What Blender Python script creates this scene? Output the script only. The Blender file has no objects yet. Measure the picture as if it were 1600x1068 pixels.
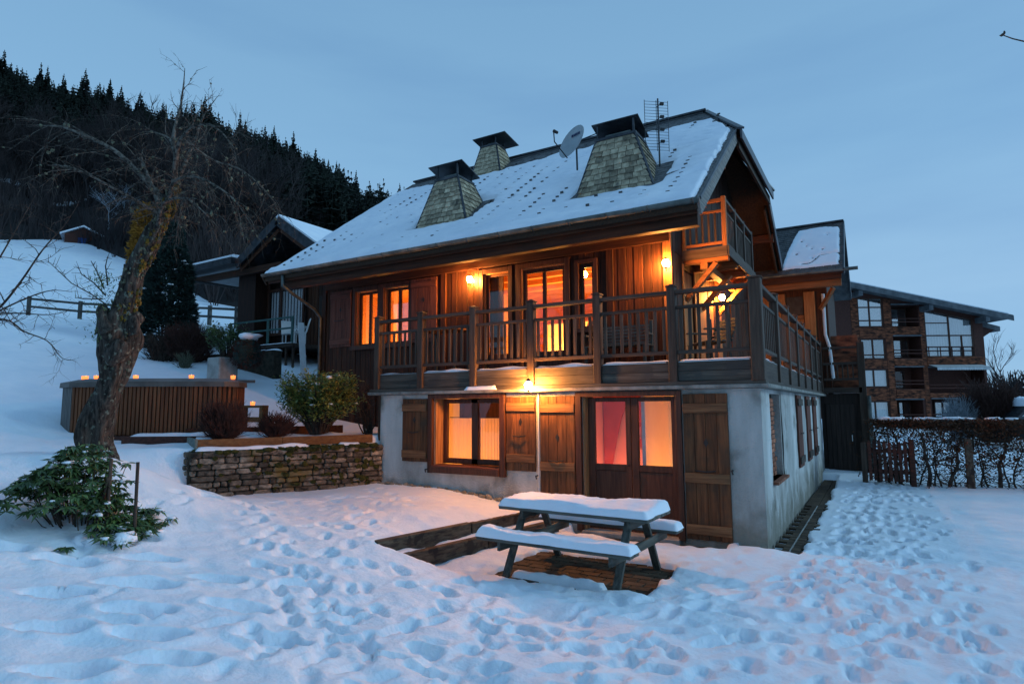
import bpy, math, random
import numpy as np
from mathutils import Vector, Matrix, noise as mn
R = random.Random(7)
SC = bpy.context.scene
COL = SC.collection
# ------------------------------------------------------------------ camera
cam_d = bpy.data.cameras.new('camera'); cam = bpy.data.objects.new('camera', cam_d); COL.objects.link(cam)
cam_d.sensor_width = 36; cam_d.lens = 21.508; cam_d.clip_end = 3000; cam_d.clip_start = .05
CX = Vector((.858, .513, -.006)).normalized(); CF = Vector((-.510, .854, .106)).normalized()
CX = (CX - CF*CX.dot(CF)).normalized(); CU = CX.cross(CF)
CAM = Vector((1.443, -9.272, 1.95))
cam.matrix_world = Matrix(((CX.x, CU.x, -CF.x, CAM.x), (CX.y, CU.y, -CF.y, CAM.y), (CX.z, CU.z, -CF.z, CAM.z), (0, 0, 0, 1)))
SC.camera = cam
# ------------------------------------------------------------------ sky and sun
W = bpy.data.worlds.new('World'); SC.world = W; W.use_nodes = True
nt = W.node_tree; nt.nodes.clear()
sky = nt.nodes.new('ShaderNodeTexSky'); sky.sky_type = 'NISHITA'; sky.sun_disc = False
SUN_EL, SUN_ROT = math.radians(24), math.radians(62)
sky.sun_elevation = SUN_EL; sky.sun_rotation = SUN_ROT; sky.altitude = 1000
sky.air_density = 1.0; sky.dust_density = .6; sky.ozone_density = 3.5
bg = nt.nodes.new('ShaderNodeBackground'); bg.inputs['Strength'].default_value = .115
# thin high cloud veil evens the sky out: mix the clear sky with a pale blue veil
mixc = nt.nodes.new('ShaderNodeMixRGB'); mixc.inputs['Fac'].default_value = .93
tc = nt.nodes.new('ShaderNodeTexCoord')
sx = nt.nodes.new('ShaderNodeSeparateXYZ'); nt.links.new(tc.outputs['Generated'], sx.inputs[0])
vr = nt.nodes.new('ShaderNodeValToRGB'); e_ = vr.color_ramp.elements
e_[0].position = 0; e_[0].color = (1.30, 2.58, 4.1, 1); e_[1].position = .8; e_[1].color = (.88, 1.9, 3.2, 1)
e2 = e_.new(.16); e2.color = (1.62, 2.86, 4.25, 1); e3 = e_.new(.36); e3.color = (1.30, 2.58, 4.0, 1)
nt.links.new(sx.outputs[2], vr.inputs[0]); nt.links.new(vr.outputs[0], mixc.inputs['Color2']); mp = nt.nodes.new('ShaderNodeMapping'); mp.inputs['Scale'].default_value = (1.2, 1.2, 7)
nz = nt.nodes.new('ShaderNodeTexNoise'); nz.inputs['Scale'].default_value = 1.6; nz.inputs['Detail'].default_value = 6
rp = nt.nodes.new('ShaderNodeValToRGB'); rp.color_ramp.elements[0].position = .42; rp.color_ramp.elements[0].color = (1.03, 1.0, .98, 1)
rp.color_ramp.elements[1].position = .72; rp.color_ramp.elements[1].color = (.86, .87, .91, 1)
mul = nt.nodes.new('ShaderNodeMixRGB'); mul.blend_type = 'MULTIPLY'; mul.inputs['Fac'].default_value = .8
L = nt.links.new
L(sky.outputs[0], mixc.inputs['Color1']); L(tc.outputs['Generated'], mp.inputs[0]); L(mp.outputs[0], nz.inputs['Vector'])
L(nz.outputs['Fac'], rp.inputs[0]); L(mixc.outputs[0], mul.inputs['Color1']); L(rp.outputs[0], mul.inputs['Color2'])
L(mul.outputs[0], bg.inputs[0])
wo = nt.nodes.new('ShaderNodeOutputWorld'); L(bg.outputs[0], wo.inputs[0])
sd = bpy.data.lights.new('sun', 'SUN'); sd.energy = .68; sd.angle = math.radians(18); sd.color = (.50, .80, 1)
sun = bpy.data.objects.new('sun', sd); COL.objects.link(sun)
sv = Vector((math.sin(SUN_ROT)*math.cos(SUN_EL), math.cos(SUN_ROT)*math.cos(SUN_EL), math.sin(SUN_EL)))
sun.rotation_euler = sv.to_track_quat('Z', 'Y').to_euler()
vs_ = SC.view_settings; SC.display_settings.display_device = 'sRGB'
vs_.view_transform = 'Standard'; vs_.look = 'None'; vs_.exposure = .66; vs_.gamma = 1; vs_.use_curve_mapping = False
SC.cycles.use_denoising = True; SC.cycles.max_bounces = 7; SC.cycles.transparent_max_bounces = 16
SC.cycles.sample_clamp_indirect = 4; SC.cycles.caustics_reflective = False; SC.cycles.caustics_refractive = False

# ------------------------------------------------------------------ materials
def mat(name, c1, c2=None, scale=(3, 3, 3), rough=.8, bump=0., dist=.01, metallic=0., rand=0., detail=5, lo=.35, hi=.65, spec=.3,
        spots=None, spot_scale=4, spot_lo=.55, spot_hi=.62, c3=None, sub=0, bscale=None, grime=False):
    m = bpy.data.materials.new(name); m.use_nodes = True; t = m.node_tree; n = t.nodes; l = t.links.new
    b = n['Principled BSDF']; b.inputs['Roughness'].default_value = rough; b.inputs['Metallic'].default_value = metallic
    b.inputs['Specular IOR Level'].default_value = spec
    if sub: b.inputs['Subsurface Weight'].default_value = sub; b.inputs['Subsurface Radius'].default_value = (.04, .05, .07)
    g = n.new('ShaderNodeNewGeometry'); mp = n.new('ShaderNodeMapping'); mp.inputs['Scale'].default_value = scale
    oi = n.new('ShaderNodeObjectInfo'); add = n.new('ShaderNodeVectorMath'); add.operation = 'MULTIPLY_ADD'
    add.inputs[1].default_value = (37, 19, 53); l(oi.outputs['Random'], add.inputs[0]); l(g.outputs['Position'], add.inputs[2])
    l(add.outputs[0], mp.inputs[0])
    if rand == 0: l(g.outputs['Position'], mp.inputs[0])
    no = n.new('ShaderNodeTexNoise'); no.inputs['Scale'].default_value = 1; no.inputs['Detail'].default_value = detail; no.inputs['Roughness'].default_value = .6
    l(mp.outputs[0], no.inputs['Vector'])
    r = n.new('ShaderNodeValToRGB'); r.color_ramp.elements[0].position = lo; r.color_ramp.elements[1].position = hi
    r.color_ramp.elements[0].color = (*c1, 1); r.color_ramp.elements[1].color = (*(c2 or c1), 1)
    if c3: e = r.color_ramp.elements.new((lo+hi)/2); e.color = (*c3, 1)
    l(no.outputs['Fac'], r.inputs[0]); out = r.outputs[0]
    if spots:
        n2 = n.new('ShaderNodeTexNoise'); n2.inputs['Scale'].default_value = spot_scale; n2.inputs['Detail'].default_value = 6
        l(g.outputs['Position'], n2.inputs['Vector'])
        r2 = n.new('ShaderNodeMapRange'); r2.inputs[1].default_value = spot_lo; r2.inputs[2].default_value = spot_hi; l(n2.outputs['Fac'], r2.inputs[0])
        mx = n.new('ShaderNodeMixRGB'); l(r2.outputs[0], mx.inputs[0]); l(out, mx.inputs[1]); mx.inputs[2].default_value = (*spots, 1); out = mx.outputs[0]
    if grime:      # splash dirt rising irregularly from the ground
        sp = n.new('ShaderNodeSeparateXYZ'); l(g.outputs['Position'], sp.inputs[0]); n3 = n.new('ShaderNodeTexNoise'); n3.inputs['Scale'].default_value = 3.2; n3.inputs['Detail'].default_value = 8; l(g.outputs['Position'], n3.inputs['Vector'])
        ma = n.new('ShaderNodeMath'); ma.operation = 'MULTIPLY_ADD'; ma.inputs[1].default_value = 1.6; l(n3.outputs['Fac'], ma.inputs[0]); l(sp.outputs[2], ma.inputs[2])
        m3 = n.new('ShaderNodeMapRange'); m3.inputs[1].default_value = .85; m3.inputs[2].default_value = 1.45; m3.inputs[3].default_value = .65; m3.inputs[4].default_value = 0; l(ma.outputs[0], m3.inputs[0])
        m4 = n.new('ShaderNodeMixRGB'); l(m3.outputs[0], m4.inputs[0]); l(out, m4.inputs[1]); m4.inputs[2].default_value = (.13, .115, .075, 1); out = m4.outputs[0]
    if rand:
        mr = n.new('ShaderNodeMapRange'); mr.inputs[3].default_value = 1-rand; mr.inputs[4].default_value = 1+rand; l(oi.outputs['Random'], mr.inputs[0])
        hs = n.new('ShaderNodeHueSaturation'); l(mr.outputs[0], hs.inputs['Value']); l(out, hs.inputs['Color']); out = hs.outputs[0]
    l(out, b.inputs['Base Color'])
    if bump:
        src = no
        if bscale:
            mp3 = n.new('ShaderNodeMapping'); mp3.inputs['Scale'].default_value = bscale; l(g.outputs['Position'], mp3.inputs[0])
            src = n.new('ShaderNodeTexNoise'); src.inputs['Scale'].default_value = 1; src.inputs['Detail'].default_value = 8; l(mp3.outputs[0], src.inputs['Vector'])
        bp = n.new('ShaderNodeBump'); bp.inputs['Strength'].default_value = bump; bp.inputs['Distance'].default_value = dist
        l(src.outputs['Fac'], bp.inputs['Height']); l(bp.outputs[0], b.inputs['Normal'])
    return m
def wood(name, c1, c2, d='v', rough=.7, rand=.25, **k):
    s = {'v': (26, 26, 1.6), 'x': (1.6, 26, 26), 'y': (26, 1.6, 26)}[d]
    return mat(name, c1, c2, s, rough, .5, .006, rand=rand, **k)
def emis(name, c, s):
    m = bpy.data.materials.new(name); m.use_nodes = True; b = m.node_tree.nodes['Principled BSDF']
    b.inputs['Base Color'].default_value = (*c, 1); b.inputs['Emission Color'].default_value = (*c, 1); b.inputs['Emission Strength'].default_value = s
    return m
def glassm(name, refl=.12, tint=(1, 1, 1), rough=.02):
    m = bpy.data.materials.new(name); m.use_nodes = True; t = m.node_tree; n = t.nodes; l = t.links.new; n.clear()
    o = n.new('ShaderNodeOutputMaterial'); tr = n.new('ShaderNodeBsdfTransparent'); tr.inputs[0].default_value = (*tint, 1)
    gl = n.new('ShaderNodeBsdfGlossy'); gl.inputs['Roughness'].default_value = rough
    lw = n.new('ShaderNodeLayerWeight'); lw.inputs[0].default_value = .35
    mr = n.new('ShaderNodeMapRange'); mr.inputs[3].default_value = refl; mr.inputs[4].default_value = min(1, refl+.3); l(lw.outputs['Fresnel'], mr.inputs[0])
    mx = n.new('ShaderNodeMixShader'); l(mr.outputs[0], mx.inputs[0]); l(tr.outputs[0], mx.inputs[1]); l(gl.outputs[0], mx.inputs[2]); l(mx.outputs[0], o.inputs[0])
    return m
M = {}
M['snow'] = mat('snow', (.74, .82, .90), (.84, .89, .95), (1.2, 1.2, 1.2), .6, .55, .02, bscale=(22, 22, 22), spec=.25, sub=.15)
M['snow_roof'] = mat('roof_snow', (.76, .82, .90), (.86, .9, .95), (1.5, 1.5, 1.5), .6, .35, .015, bscale=(16, 16, 16), spec=.25)
M['stucco'] = mat('stucco', (.30, .30, .28), (.60, .60, .58), (1.3, 1.3, .35), .92, .8, .025, bscale=(34, 34, 34), spots=(.15, .145, .12), spot_scale=1.7, spot_lo=.56, spot_hi=.74, detail=10, grime=True)
M['ledge'] = mat('ledge_stone', (.13, .13, .12), (.30, .29, .26), (6, 6, 6), .8, .5, .01)
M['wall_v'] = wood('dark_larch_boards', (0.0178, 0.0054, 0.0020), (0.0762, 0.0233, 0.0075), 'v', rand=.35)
M['wall_x'] = wood('dark_larch_beam', (0.0317, 0.0103, 0.0041), (0.0845, 0.0274, 0.0096), 'x')
M['wall_y'] = wood('dark_larch_beam_side', (0.0216, 0.0108, 0.0054), (0.0576, 0.0288, 0.0126), 'y')
M['gable'] = wood('shadowed_gable_boards', (0.0130, 0.0049, 0.0028), (0.0390, 0.0135, 0.0072), 'v', rand=.3)  # shade on the set-back gable is put into this darker board colour
M['rail_v'] = wood('weathered_rail_upright', (0.0376, 0.0239, 0.0168), (0.0821, 0.0551, 0.0398), 'v', rand=.18)
M['rail_x'] = wood('weathered_rail', (0.0376, 0.0245, 0.0184), (0.0821, 0.0551, 0.0413), 'x', rand=.18)
M['rail_y'] = wood('weathered_side_rail', (0.0315, 0.0227, 0.0175), (0.0700, 0.0525, 0.0403), 'y', rand=.18)
M['fascia'] = wood('grey_fascia', (0.0336, 0.0288, 0.0240), (0.0960, 0.0816, 0.0648), 'x', spots=(.05, .045, .04), spot_scale=3)
M['shut_v'] = wood('shutter_boards', (0.0574, 0.0218, 0.0082), (0.1658, 0.0678, 0.0265), 'v', rand=.2, spots=(.06, .035, .02), spot_scale=3.2, spot_lo=.5, spot_hi=.7)
M['shut_x'] = wood('shutter_battens', (0.0825, 0.0360, 0.0153), (0.2250, 0.1140, 0.0510), 'x', rand=.2)
M['shut_red'] = wood('reddish_shutter_boards', (0.0756, 0.0245, 0.0154), (0.1680, 0.0595, 0.0385), 'v', rand=.15)
M['shut_redx'] = wood('reddish_shutter_battens', (0.0756, 0.0245, 0.0154), (0.1680, 0.0595, 0.0385), 'x', rand=.15)
M['frame'] = wood('red_brown_frame', (0.0350, 0.0126, 0.0070), (0.0910, 0.0350, 0.0196), 'v', rough=.5, rand=.1)
M['reveal'] = wood('pine_reveal', (.22, .1, .04), (.42, .21, .09), 'v', rand=.1)
M['lamplit_pine_v'] = wood('lamplit_pine_door', (0.2700, 0.0936, 0.0243), (0.4500, 0.1800, 0.0540), 'v', rand=.15)  # orange lamp glow is put into this pine colour
M['lamplit_pine_x'] = wood('lamplit_pine_beam', (0.1694, 0.0605, 0.0174), (0.3234, 0.1210, 0.0396), 'x', rand=.15)  # pine beams with the lamplight mixed into their colour
M['lamplit_pine_y'] = wood('lamplit_pine_joist', (0.1815, 0.0660, 0.0174), (0.3465, 0.1320, 0.0396), 'y', rand=.15)  # lamplight carried in the joist colour as well
M['darkdoor'] = wood('dark_door', (.018, .012, .01), (.045, .028, .022), 'v', rand=.15)
M['grey_verge'] = wood('grey_verge_board', (0.0960, 0.0900, 0.0840), (0.2040, 0.1920, 0.1740), 'y', rand=.1)
M['slate'] = mat('slate', (0.0420, 0.0450, 0.0480), (0.1200, 0.1200, 0.1200), (5, 5, 5), .6, .4, .006, rand=.35)
M['slate_side'] = mat('slate_dark', (0.0240, 0.0270, 0.0300), (0.0720, 0.0750, 0.0780), (5, 5, 5), .55, .4, .006, rand=.35)
M['shingle'] = mat('lichened_shingle', (.20, .165, .11), (.46, .39, .27), (7, 7, 7), .85, .6, .006, rand=.42, spots=(.1, .09, .07), spot_scale=4, spot_lo=.6, spot_hi=.72)
M['zinc'] = mat('zinc', (0.0600, 0.0780, 0.0780), (0.1440, 0.1680, 0.1620), (4, 4, 4), .45, .2, .004, metallic=.6)
M['metal'] = mat('dark_sheet_metal', (0.0300, 0.0360, 0.0420), (0.0780, 0.0840, 0.0960), (4, 4, 4), .4, .2, .003, metallic=.7)
M['iron'] = mat('black_iron', (.012, .012, .013), (.03, .03, .03), (8, 8, 8), .5)
M['dish'] = mat('grey_dish', (.26, .3, .32), (.34, .38, .4), (2, 2, 2), .45)
M['white_plastic'] = mat('white_plastic', (.6, .62, .63), (.7, .7, .7), (3, 3, 3), .4)
M['stone'] = mat('wall_stone', (.03, .027, .022), (.26, .22, .17), (9, 9, 13), .9, 1, .03, rand=.6, spots=(.13, .095, .03), spot_scale=1.5, spot_lo=.55, spot_hi=.68, detail=9)
M['mortar'] = mat('dark_joint', (.02, .02, .014), (.06, .05, .035), (8, 8, 8), .95, .8, .02)
M['moss'] = mat('moss', (0.0125, 0.0175, 0.0040), (0.0600, 0.0600, 0.0100), (14, 14, 14), .95, .8, .02)
M['bark'] = mat('old_bark', (.006, .005, .004), (.085, .07, .058), (24, 24, 5), .95, 1, .05, spots=(.14, .16, .13), spot_scale=15, spot_lo=.58, spot_hi=.66, detail=10)
M['twig'] = mat('twig_bark', (0.0210, 0.0150, 0.0120), (0.0720, 0.0540, 0.0420), (9, 9, 9), .9)
M['twig_red'] = mat('russet_twigs', (0.0300, 0.0132, 0.0108), (0.0780, 0.0360, 0.0270), (9, 9, 9), .9)
M['lichen'] = mat('lichen_tuft', (.05, .055, .035), (.16, .17, .12), (30, 30, 30), .95)
M['orange_moss'] = mat('orange_moss', (.05, .035, .006), (.16, .10, .015), (22, 22, 22), .95)
M['leaf'] = mat('evergreen_leaf', (0.0300, 0.0750, 0.0225), (0.1350, 0.2100, 0.0525), (5, 5, 5), .45, spec=.5)
M['leaf_y'] = mat('yellowing_leaf', (0.0750, 0.1050, 0.0225), (0.3300, 0.3000, 0.0600), (4, 4, 4), .5, spec=.4)
M['leaf_d'] = mat('rhododendron_leaf', (0.0270, 0.0540, 0.0180), (0.1080, 0.1710, 0.0630), (5, 5, 5), .4, spec=.5)
M['leaf_b'] = mat('beech_leaf', (0.0315, 0.0112, 0.0042), (0.1190, 0.0455, 0.0175), (5, 5, 5), .8)
M['needle'] = mat('needle', (0.0036, 0.0072, 0.0060), (0.0150, 0.0240, 0.0168), (.15, .15, .15), .9)
M['needle_near'] = mat('conifer_foliage', (.008, .02, .018), (.03, .055, .045), (3, 3, 3), .9)
M['thuja'] = mat('golden_thuja', (.15, .07, .008), (.42, .2, .03), (2, 2, 2), .9)
M['bare'] = mat('distant_bare_tree', (0.0173, 0.0139, 0.0150), (0.0433, 0.0347, 0.0347), (.3, .3, .3), .9, rand=.3)
M['forest_floor'] = mat('forest_floor', (0.0072, 0.0072, 0.0078), (0.0300, 0.0270, 0.0270), (.12, .12, .12), .95, spots=(.55, .58, .62), spot_scale=.09, spot_lo=.64, spot_hi=.68)
M['tub'] = wood('tub_slats', (0.0858, 0.0285, 0.0106), (0.1950, 0.0712, 0.0264), 'v', rand=.2)
M['tub_g'] = wood('grey_tub_slats', (.09, .085, .08), (.19, .18, .17), 'v', rand=.15)
M['tub_back'] = mat('tub_shell', (.03, .02, .015), (.05, .03, .02), (4, 4, 4), .8)
M['cover'] = mat('tub_cover_vinyl', (0.0700, 0.0595, 0.0525), (0.1190, 0.1050, 0.0945), (3, 3, 3), .5, .2, .01)
M['timber_x'] = wood('new_timber', (0.1200, 0.0510, 0.0180), (0.2160, 0.1020, 0.0360), 'y', rand=.1)
M['timber_g'] = wood('grey_green_timber', (.1, .12, .11), (.22, .25, .22), 'x', rand=.1)
M['sleeper'] = wood('step_sleeper', (0.0300, 0.0180, 0.0132), (0.1200, 0.0900, 0.0600), 'y', rand=.1, spots=(.03, .02, .015), spot_scale=5)
M['bench'] = wood('grey_picnic_wood', (0.0540, 0.0570, 0.0510), (0.1320, 0.1380, 0.1200), 'x', rand=.15)
M['bench_y'] = wood('grey_picnic_wood_across', (0.0385, 0.0413, 0.0358), (0.1045, 0.1045, 0.0880), 'y', rand=.15)
M['bench_v'] = wood('grey_picnic_leg', (0.0385, 0.0413, 0.0358), (0.0990, 0.0990, 0.0853), 'v', rand=.15)
M['paver'] = mat('paver', (0.0330, 0.0224, 0.0139), (0.0858, 0.0589, 0.0370), (7, 7, 7), .85, .5, .008, rand=.3)
M['dirt'] = mat('dirt', (.03, .026, .02), (.07, .055, .04), (6, 6, 6), .95, .6, .02)
M['cobble'] = mat('cobble', (0.1200, 0.1020, 0.0720), (0.2400, 0.2160, 0.1680), (6, 6, 6), .8, rand=.2)
M['concrete'] = mat('concrete', (.2, .2, .19), (.38, .38, .36), (3, 3, 3), .9, .4, .01)
M['brick'] = mat('old_brick', (.2, .07, .04), (.42, .17, .1), (9, 9, 9), .9, .6, .01, rand=.35)
M['in_wood'] = wood('interior_pine', (.42, .2, .08), (.62, .34, .15), 'x', rand=.1)
M['in_wall'] = mat('interior_plaster', (.62, .5, .38), (.72, .6, .45), (2, 2, 2), .9)
M['in_white'] = mat('interior_white', (.72, .7, .72), (.8, .78, .8), (2, 2, 2), .9)
M['in_red'] = mat('red_cloth', (.42, .05, .02), (.55, .08, .03), (2, 2, 2), .9)
M['curtain'] = mat('sheer_curtain', (.72, .76, .8), (.88, .9, .92), (14, 14, .6), .9)
M['curtain_w'] = mat('warm_curtain', (.7, .5, .33), (.8, .6, .42), (14, 14, 1), .9)
def cloth(name, c, tr=.6):
    m = bpy.data.materials.new(name); m.use_nodes = True; t = m.node_tree; n = t.nodes; l = t.links.new; b = n['Principled BSDF']; b.inputs['Base Color'].default_value = (*c, 1); b.inputs['Roughness'].default_value = .9
    o = n['Material Output']; tl = n.new('ShaderNodeBsdfTranslucent'); tl.inputs[0].default_value = (*c, 1); mx = n.new('ShaderNodeMixShader'); mx.inputs[0].default_value = tr
    l(b.outputs[0], mx.inputs[1]); l(tl.outputs[0], mx.inputs[2]); l(mx.outputs[0], o.inputs[0]); return m
M['curtain_w'] = cloth('warm_curtain', (.85, .62, .45), .7)
M['in_orange'] = mat('glow_orange_wall', (.85, .30, .05), (.9, .34, .06), (2, 2, 2), .9)  # warm room glow is put into this wall colour
M['in_pink'] = mat('glow_pink_wall', (.75, .34, .28), (.8, .38, .32), (2, 2, 2), .9)  # pinkish glow of the left pane is put into this wall colour
M['frost'] = mat('frosty_twigs', (.12, .14, .16), (.32, .35, .38), (9, 9, 9), .9)
M['glass'] = glassm('window_glass', .025)
M['branch_bark'] = mat('grey_branch_bark', (0.0224, 0.0196, 0.0168), (0.1344, 0.1288, 0.1120), (20, 20, 20), .95, .8, .02, lo=.4, hi=.6, detail=8)
M['fine_twig'] = mat('fine_grey_twig', (0.0264, 0.0220, 0.0176), (0.0880, 0.0792, 0.0660), (9, 9, 9), .95)
M['glass_far'] = glassm('far_window_glass', .3)
M['glass_sky'] = glassm('bright_window_glass', .45)
M['bulb'] = emis('lit_lantern_glass', (1, .36, .07), 1150)
M['candle'] = emis('lit_candle_cup', (1, .22, .05), 1.3)
M['inlamp'] = emis('lit_lamp_shade', (1, .6, .2), 4)
M['far_wood'] = mat('red_brown_cladding', (0.0260, 0.0108, 0.0066), (0.3900, 0.1200, 0.0550), (2.5, 2.5, 7), .8, .4, .02, lo=.38, hi=.68, rand=.2, detail=8)
M['far_dark'] = wood('dark_cladding', (0.0416, 0.0148, 0.0108), (0.1144, 0.0370, 0.0238), 'x', rand=.3)
M['far_roof'] = mat('far_roof', (.06, .07, .08), (.13, .14, .15), (2, 2, 2), .7)
M['awning'] = mat('awning_cloth', (.4, .42, .42), (.6, .6, .6), (9, 9, .5), .8)
M['car'] = mat('dark_car_paint', (.02, .025, .03), (.03, .035, .04), (2, 2, 2), .25, spec=.6)
M['blue'] = mat('blue_shed_door', (.02, .06, .22), (.03, .08, .28), (2, 2, 2), .8)
M['rubber'] = mat('rubber', (.01, .01, .01), (.02, .02, .02), (5, 5, 5), .8)
M['teal'] = mat('teal_painted_steel', (.03, .08, .08), (.05, .12, .11), (5, 5, 5), .5)

# ------------------------------------------------------------------ mesh helpers
class MB:
    def __init__(s): s.v = []; s.f = []
    def add(s, vs, fs):
        n = len(s.v); s.v += [tuple(v) for v in vs]; s.f += [tuple(i+n for i in f) for f in fs]; return s
    def box(s, x0, x1, y0, y1, z0, z1, c=0., tf=None):
        if x0 > x1: x0, x1 = x1, x0
        if y0 > y1: y0, y1 = y1, y0
        if z0 > z1: z0, z1 = z1, z0
        if c <= 0:
            vs = [(x, y, z) for x in (x0, x1) for y in (y0, y1) for z in (z0, z1)]
            fs = [(0, 1, 3, 2), (4, 6, 7, 5), (0, 4, 5, 1), (2, 3, 7, 6), (0, 2, 6, 4), (1, 5, 7, 3)]
        else:
            c = min(c, (x1-x0)*.3, (y1-y0)*.3, (z1-z0)*.3); vs = []; ix = {}
            for a in (0, 1):
                for b in (0, 1):
                    for d in (0, 1):
                        X = (x0, x1)[a]; Y = (y0, y1)[b]; Z = (z0, z1)[d]; sx = 1-2*a; sy = 1-2*b; sz = 1-2*d
                        for k, p in enumerate(((X, Y+sy*c, Z+sz*c), (X+sx*c, Y, Z+sz*c), (X+sx*c, Y+sy*c, Z))):
                            ix[a, b, d, k] = len(vs); vs.append(p)
            fs = []
            for a in (0, 1): fs.append(tuple(ix[a, b, d, 0] for b, d in ((0, 0), (0, 1), (1, 1), (1, 0))))
            for b in (0, 1): fs.append(tuple(ix[a, b, d, 1] for a, d in ((0, 0), (1, 0), (1, 1), (0, 1))))
            for d in (0, 1): fs.append(tuple(ix[a, b, d, 2] for a, b in ((0, 0), (0, 1), (1, 1), (1, 0))))
            for a in (0, 1):
                for b in (0, 1): fs.append((ix[a, b, 0, 0], ix[a, b, 1, 0], ix[a, b, 1, 1], ix[a, b, 0, 1]))
                for d in (0, 1): fs.append((ix[a, 0, d, 0], ix[a, 1, d, 0], ix[a, 1, d, 2], ix[a, 0, d, 2]))
            for b in (0, 1):
                for d in (0, 1): fs.append((ix[0, b, d, 1], ix[1, b, d, 1], ix[1, b, d, 2], ix[0, b, d, 2]))
            for a in (0, 1):
                for b in (0, 1):
                    for d in (0, 1): fs.append(tuple(ix[a, b, d, k] for k in range(3)))
        if tf is not None: vs = [tf @ Vector(v) for v in vs]
        return s.add(vs, fs)
    def beam(s, p0, p1, w, h, up=(0, 0, 1), c=0.):
        p0 = Vector(p0); p1 = Vector(p1); z = (p1-p0); ln = z.length; z.normalize(); up = Vector(up)
        x = up.cross(z)
        if x.length < 1e-4: x = Vector((1, 0, 0)).cross(z)
        x.normalize(); y = z.cross(x)
        T = Matrix(((x.x, y.x, z.x, p0.x), (x.y, y.y, z.y, p0.y), (x.z, y.z, z.z, p0.z), (0, 0, 0, 1)))
        return s.box(-w/2, w/2, -h/2, h/2, 0, ln, c, T)
    def tube(s, pts, rad, n=8, cap=True, jitter=0):
        pts = [Vector(p) for p in pts]; m = len(pts)
        if not hasattr(rad, '__len__'): rad = [rad]*m
        base = len(s.v); ref = None
        for i, p in enumerate(pts):
            t = (pts[min(i+1, m-1)]-pts[max(i-1, 0)])
            if t.length < 1e-9: t = Vector((0, 0, 1))
            t.normalize()
            if ref is None: ref = t.orthogonal().normalized()
            ref = (ref - t*ref.dot(t));
            if ref.length < 1e-5: ref = t.orthogonal()
            ref.normalize(); b = t.cross(ref)
            for k in range(n):
                a = 2*math.pi*k/n; rr = rad[i]
                if jitter and n > 20: rr *= 1+.10*mn.noise(Vector((math.cos(a)*4.5, math.sin(a)*4.5, p.z*2.5)))
                if jitter: rr *= 1+jitter*mn.noise(Vector((p.x*2+math.cos(a)*1.3, p.y*2+math.sin(a)*1.3, p.z*1.7)))*2
                s.v.append(tuple(p+(ref*math.cos(a)+b*math.sin(a))*rr))
        for i in range(m-1):
            for k in range(n):
                a = base+i*n+k; b2 = base+i*n+(k+1) % n
                s.f.append((a, b2, b2+n, a+n))
        if cap and n > 2:
            s.f.append(tuple(base+k for k in reversed(range(n)))); s.f.append(tuple(base+(m-1)*n+k for k in range(n)))
        return s
    def prism(s, poly, ext):
        n = len(poly); e = Vector(ext); a = [Vector(p) for p in poly]; b = [p+e for p in a]
        return s.add(a+b, [tuple(reversed(range(n))), tuple(range(n, 2*n))]+[(i, (i+1) % n, n+(i+1) % n, n+i) for i in range(n)])
    def lathe(s, c, prof, n=16, axis='z', tf=None):
        vs = []
        for r, z in prof:
            for k in range(n):
                a = 2*math.pi*k/n; v = Vector((r*math.cos(a), r*math.sin(a), z)); vs.append((tf @ v if tf is not None else v)+Vector(c))
        fs = [(i*n+k, i*n+(k+1) % n, (i+1)*n+(k+1) % n, (i+1)*n+k) for i in range(len(prof)-1) for k in range(n)]
        fs.append(tuple(reversed(range(n)))); fs.append(tuple((len(prof)-1)*n+k for k in range(n)))
        return s.add(vs, fs)
    def blob(s, c, r, sq=(1, 1, 1), n=8, amp=.25, seed=0):
        vs = []; m = n//2+1
        for i in range(m+1):
            th = math.pi*i/m
            for k in range(n):
                a = 2*math.pi*k/n; d = Vector((math.sin(th)*math.cos(a), math.sin(th)*math.sin(a), math.cos(th)))
                q = 1+amp*mn.noise(d*1.7+Vector((seed*3.1, seed, -seed)))*1.6
                vs.append((c[0]+d.x*r*sq[0]*q, c[1]+d.y*r*sq[1]*q, c[2]+d.z*r*sq[2]*q))
        fs = [(i*n+k, i*n+(k+1) % n, (i+1)*n+(k+1) % n, (i+1)*n+k) for i in range(m) for k in range(n)]
        return s.add(vs, fs)
    def leaf(s, p, d, up, ln, w):
        d = d.normalized(); x = d.cross(up)
        if x.length < 1e-3: x = d.orthogonal()
        x.normalize(); u = x.cross(d)
        b = len(s.v)
        for q in (p, p+d*ln*.45+x*w*.5+u*w*.12, p+d*ln-u*ln*.12, p+d*ln*.45-x*w*.5+u*w*.12): s.v.append(tuple(q))
        s.f += [(b, b+1, b+2), (b, b+2, b+3)]
    def mesh(s, name, m, smooth=False):
        me = bpy.data.meshes.new(name); me.from_pydata(s.v, [], s.f); me.update(); me.materials.append(m)
        if smooth: me.polygons.foreach_set('use_smooth', [True]*len(me.polygons))
        return me
    def build(s, name, m, parent=None, smooth=False, kind=None, label=None, loc=None):
        o = bpy.data.objects.new(name, s.mesh(name, m, smooth)); COL.objects.link(o)
        if parent: o.parent = parent
        if parent and not kind and name in ('lichen', 'snow_tufts', 'moss', 'sprouting_greenery', 'twigs', 'leaves', 'dry_leaves', 'top_twigs', 'snow_patches', 'foliage', 'stems', 'water_shoots', 'branches', 'budded_twigs'): kind = 'stuff'
        if kind: o['kind'] = kind
        if label: o['label'] = label
        if loc is not None: o.location = loc
        return o
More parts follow.
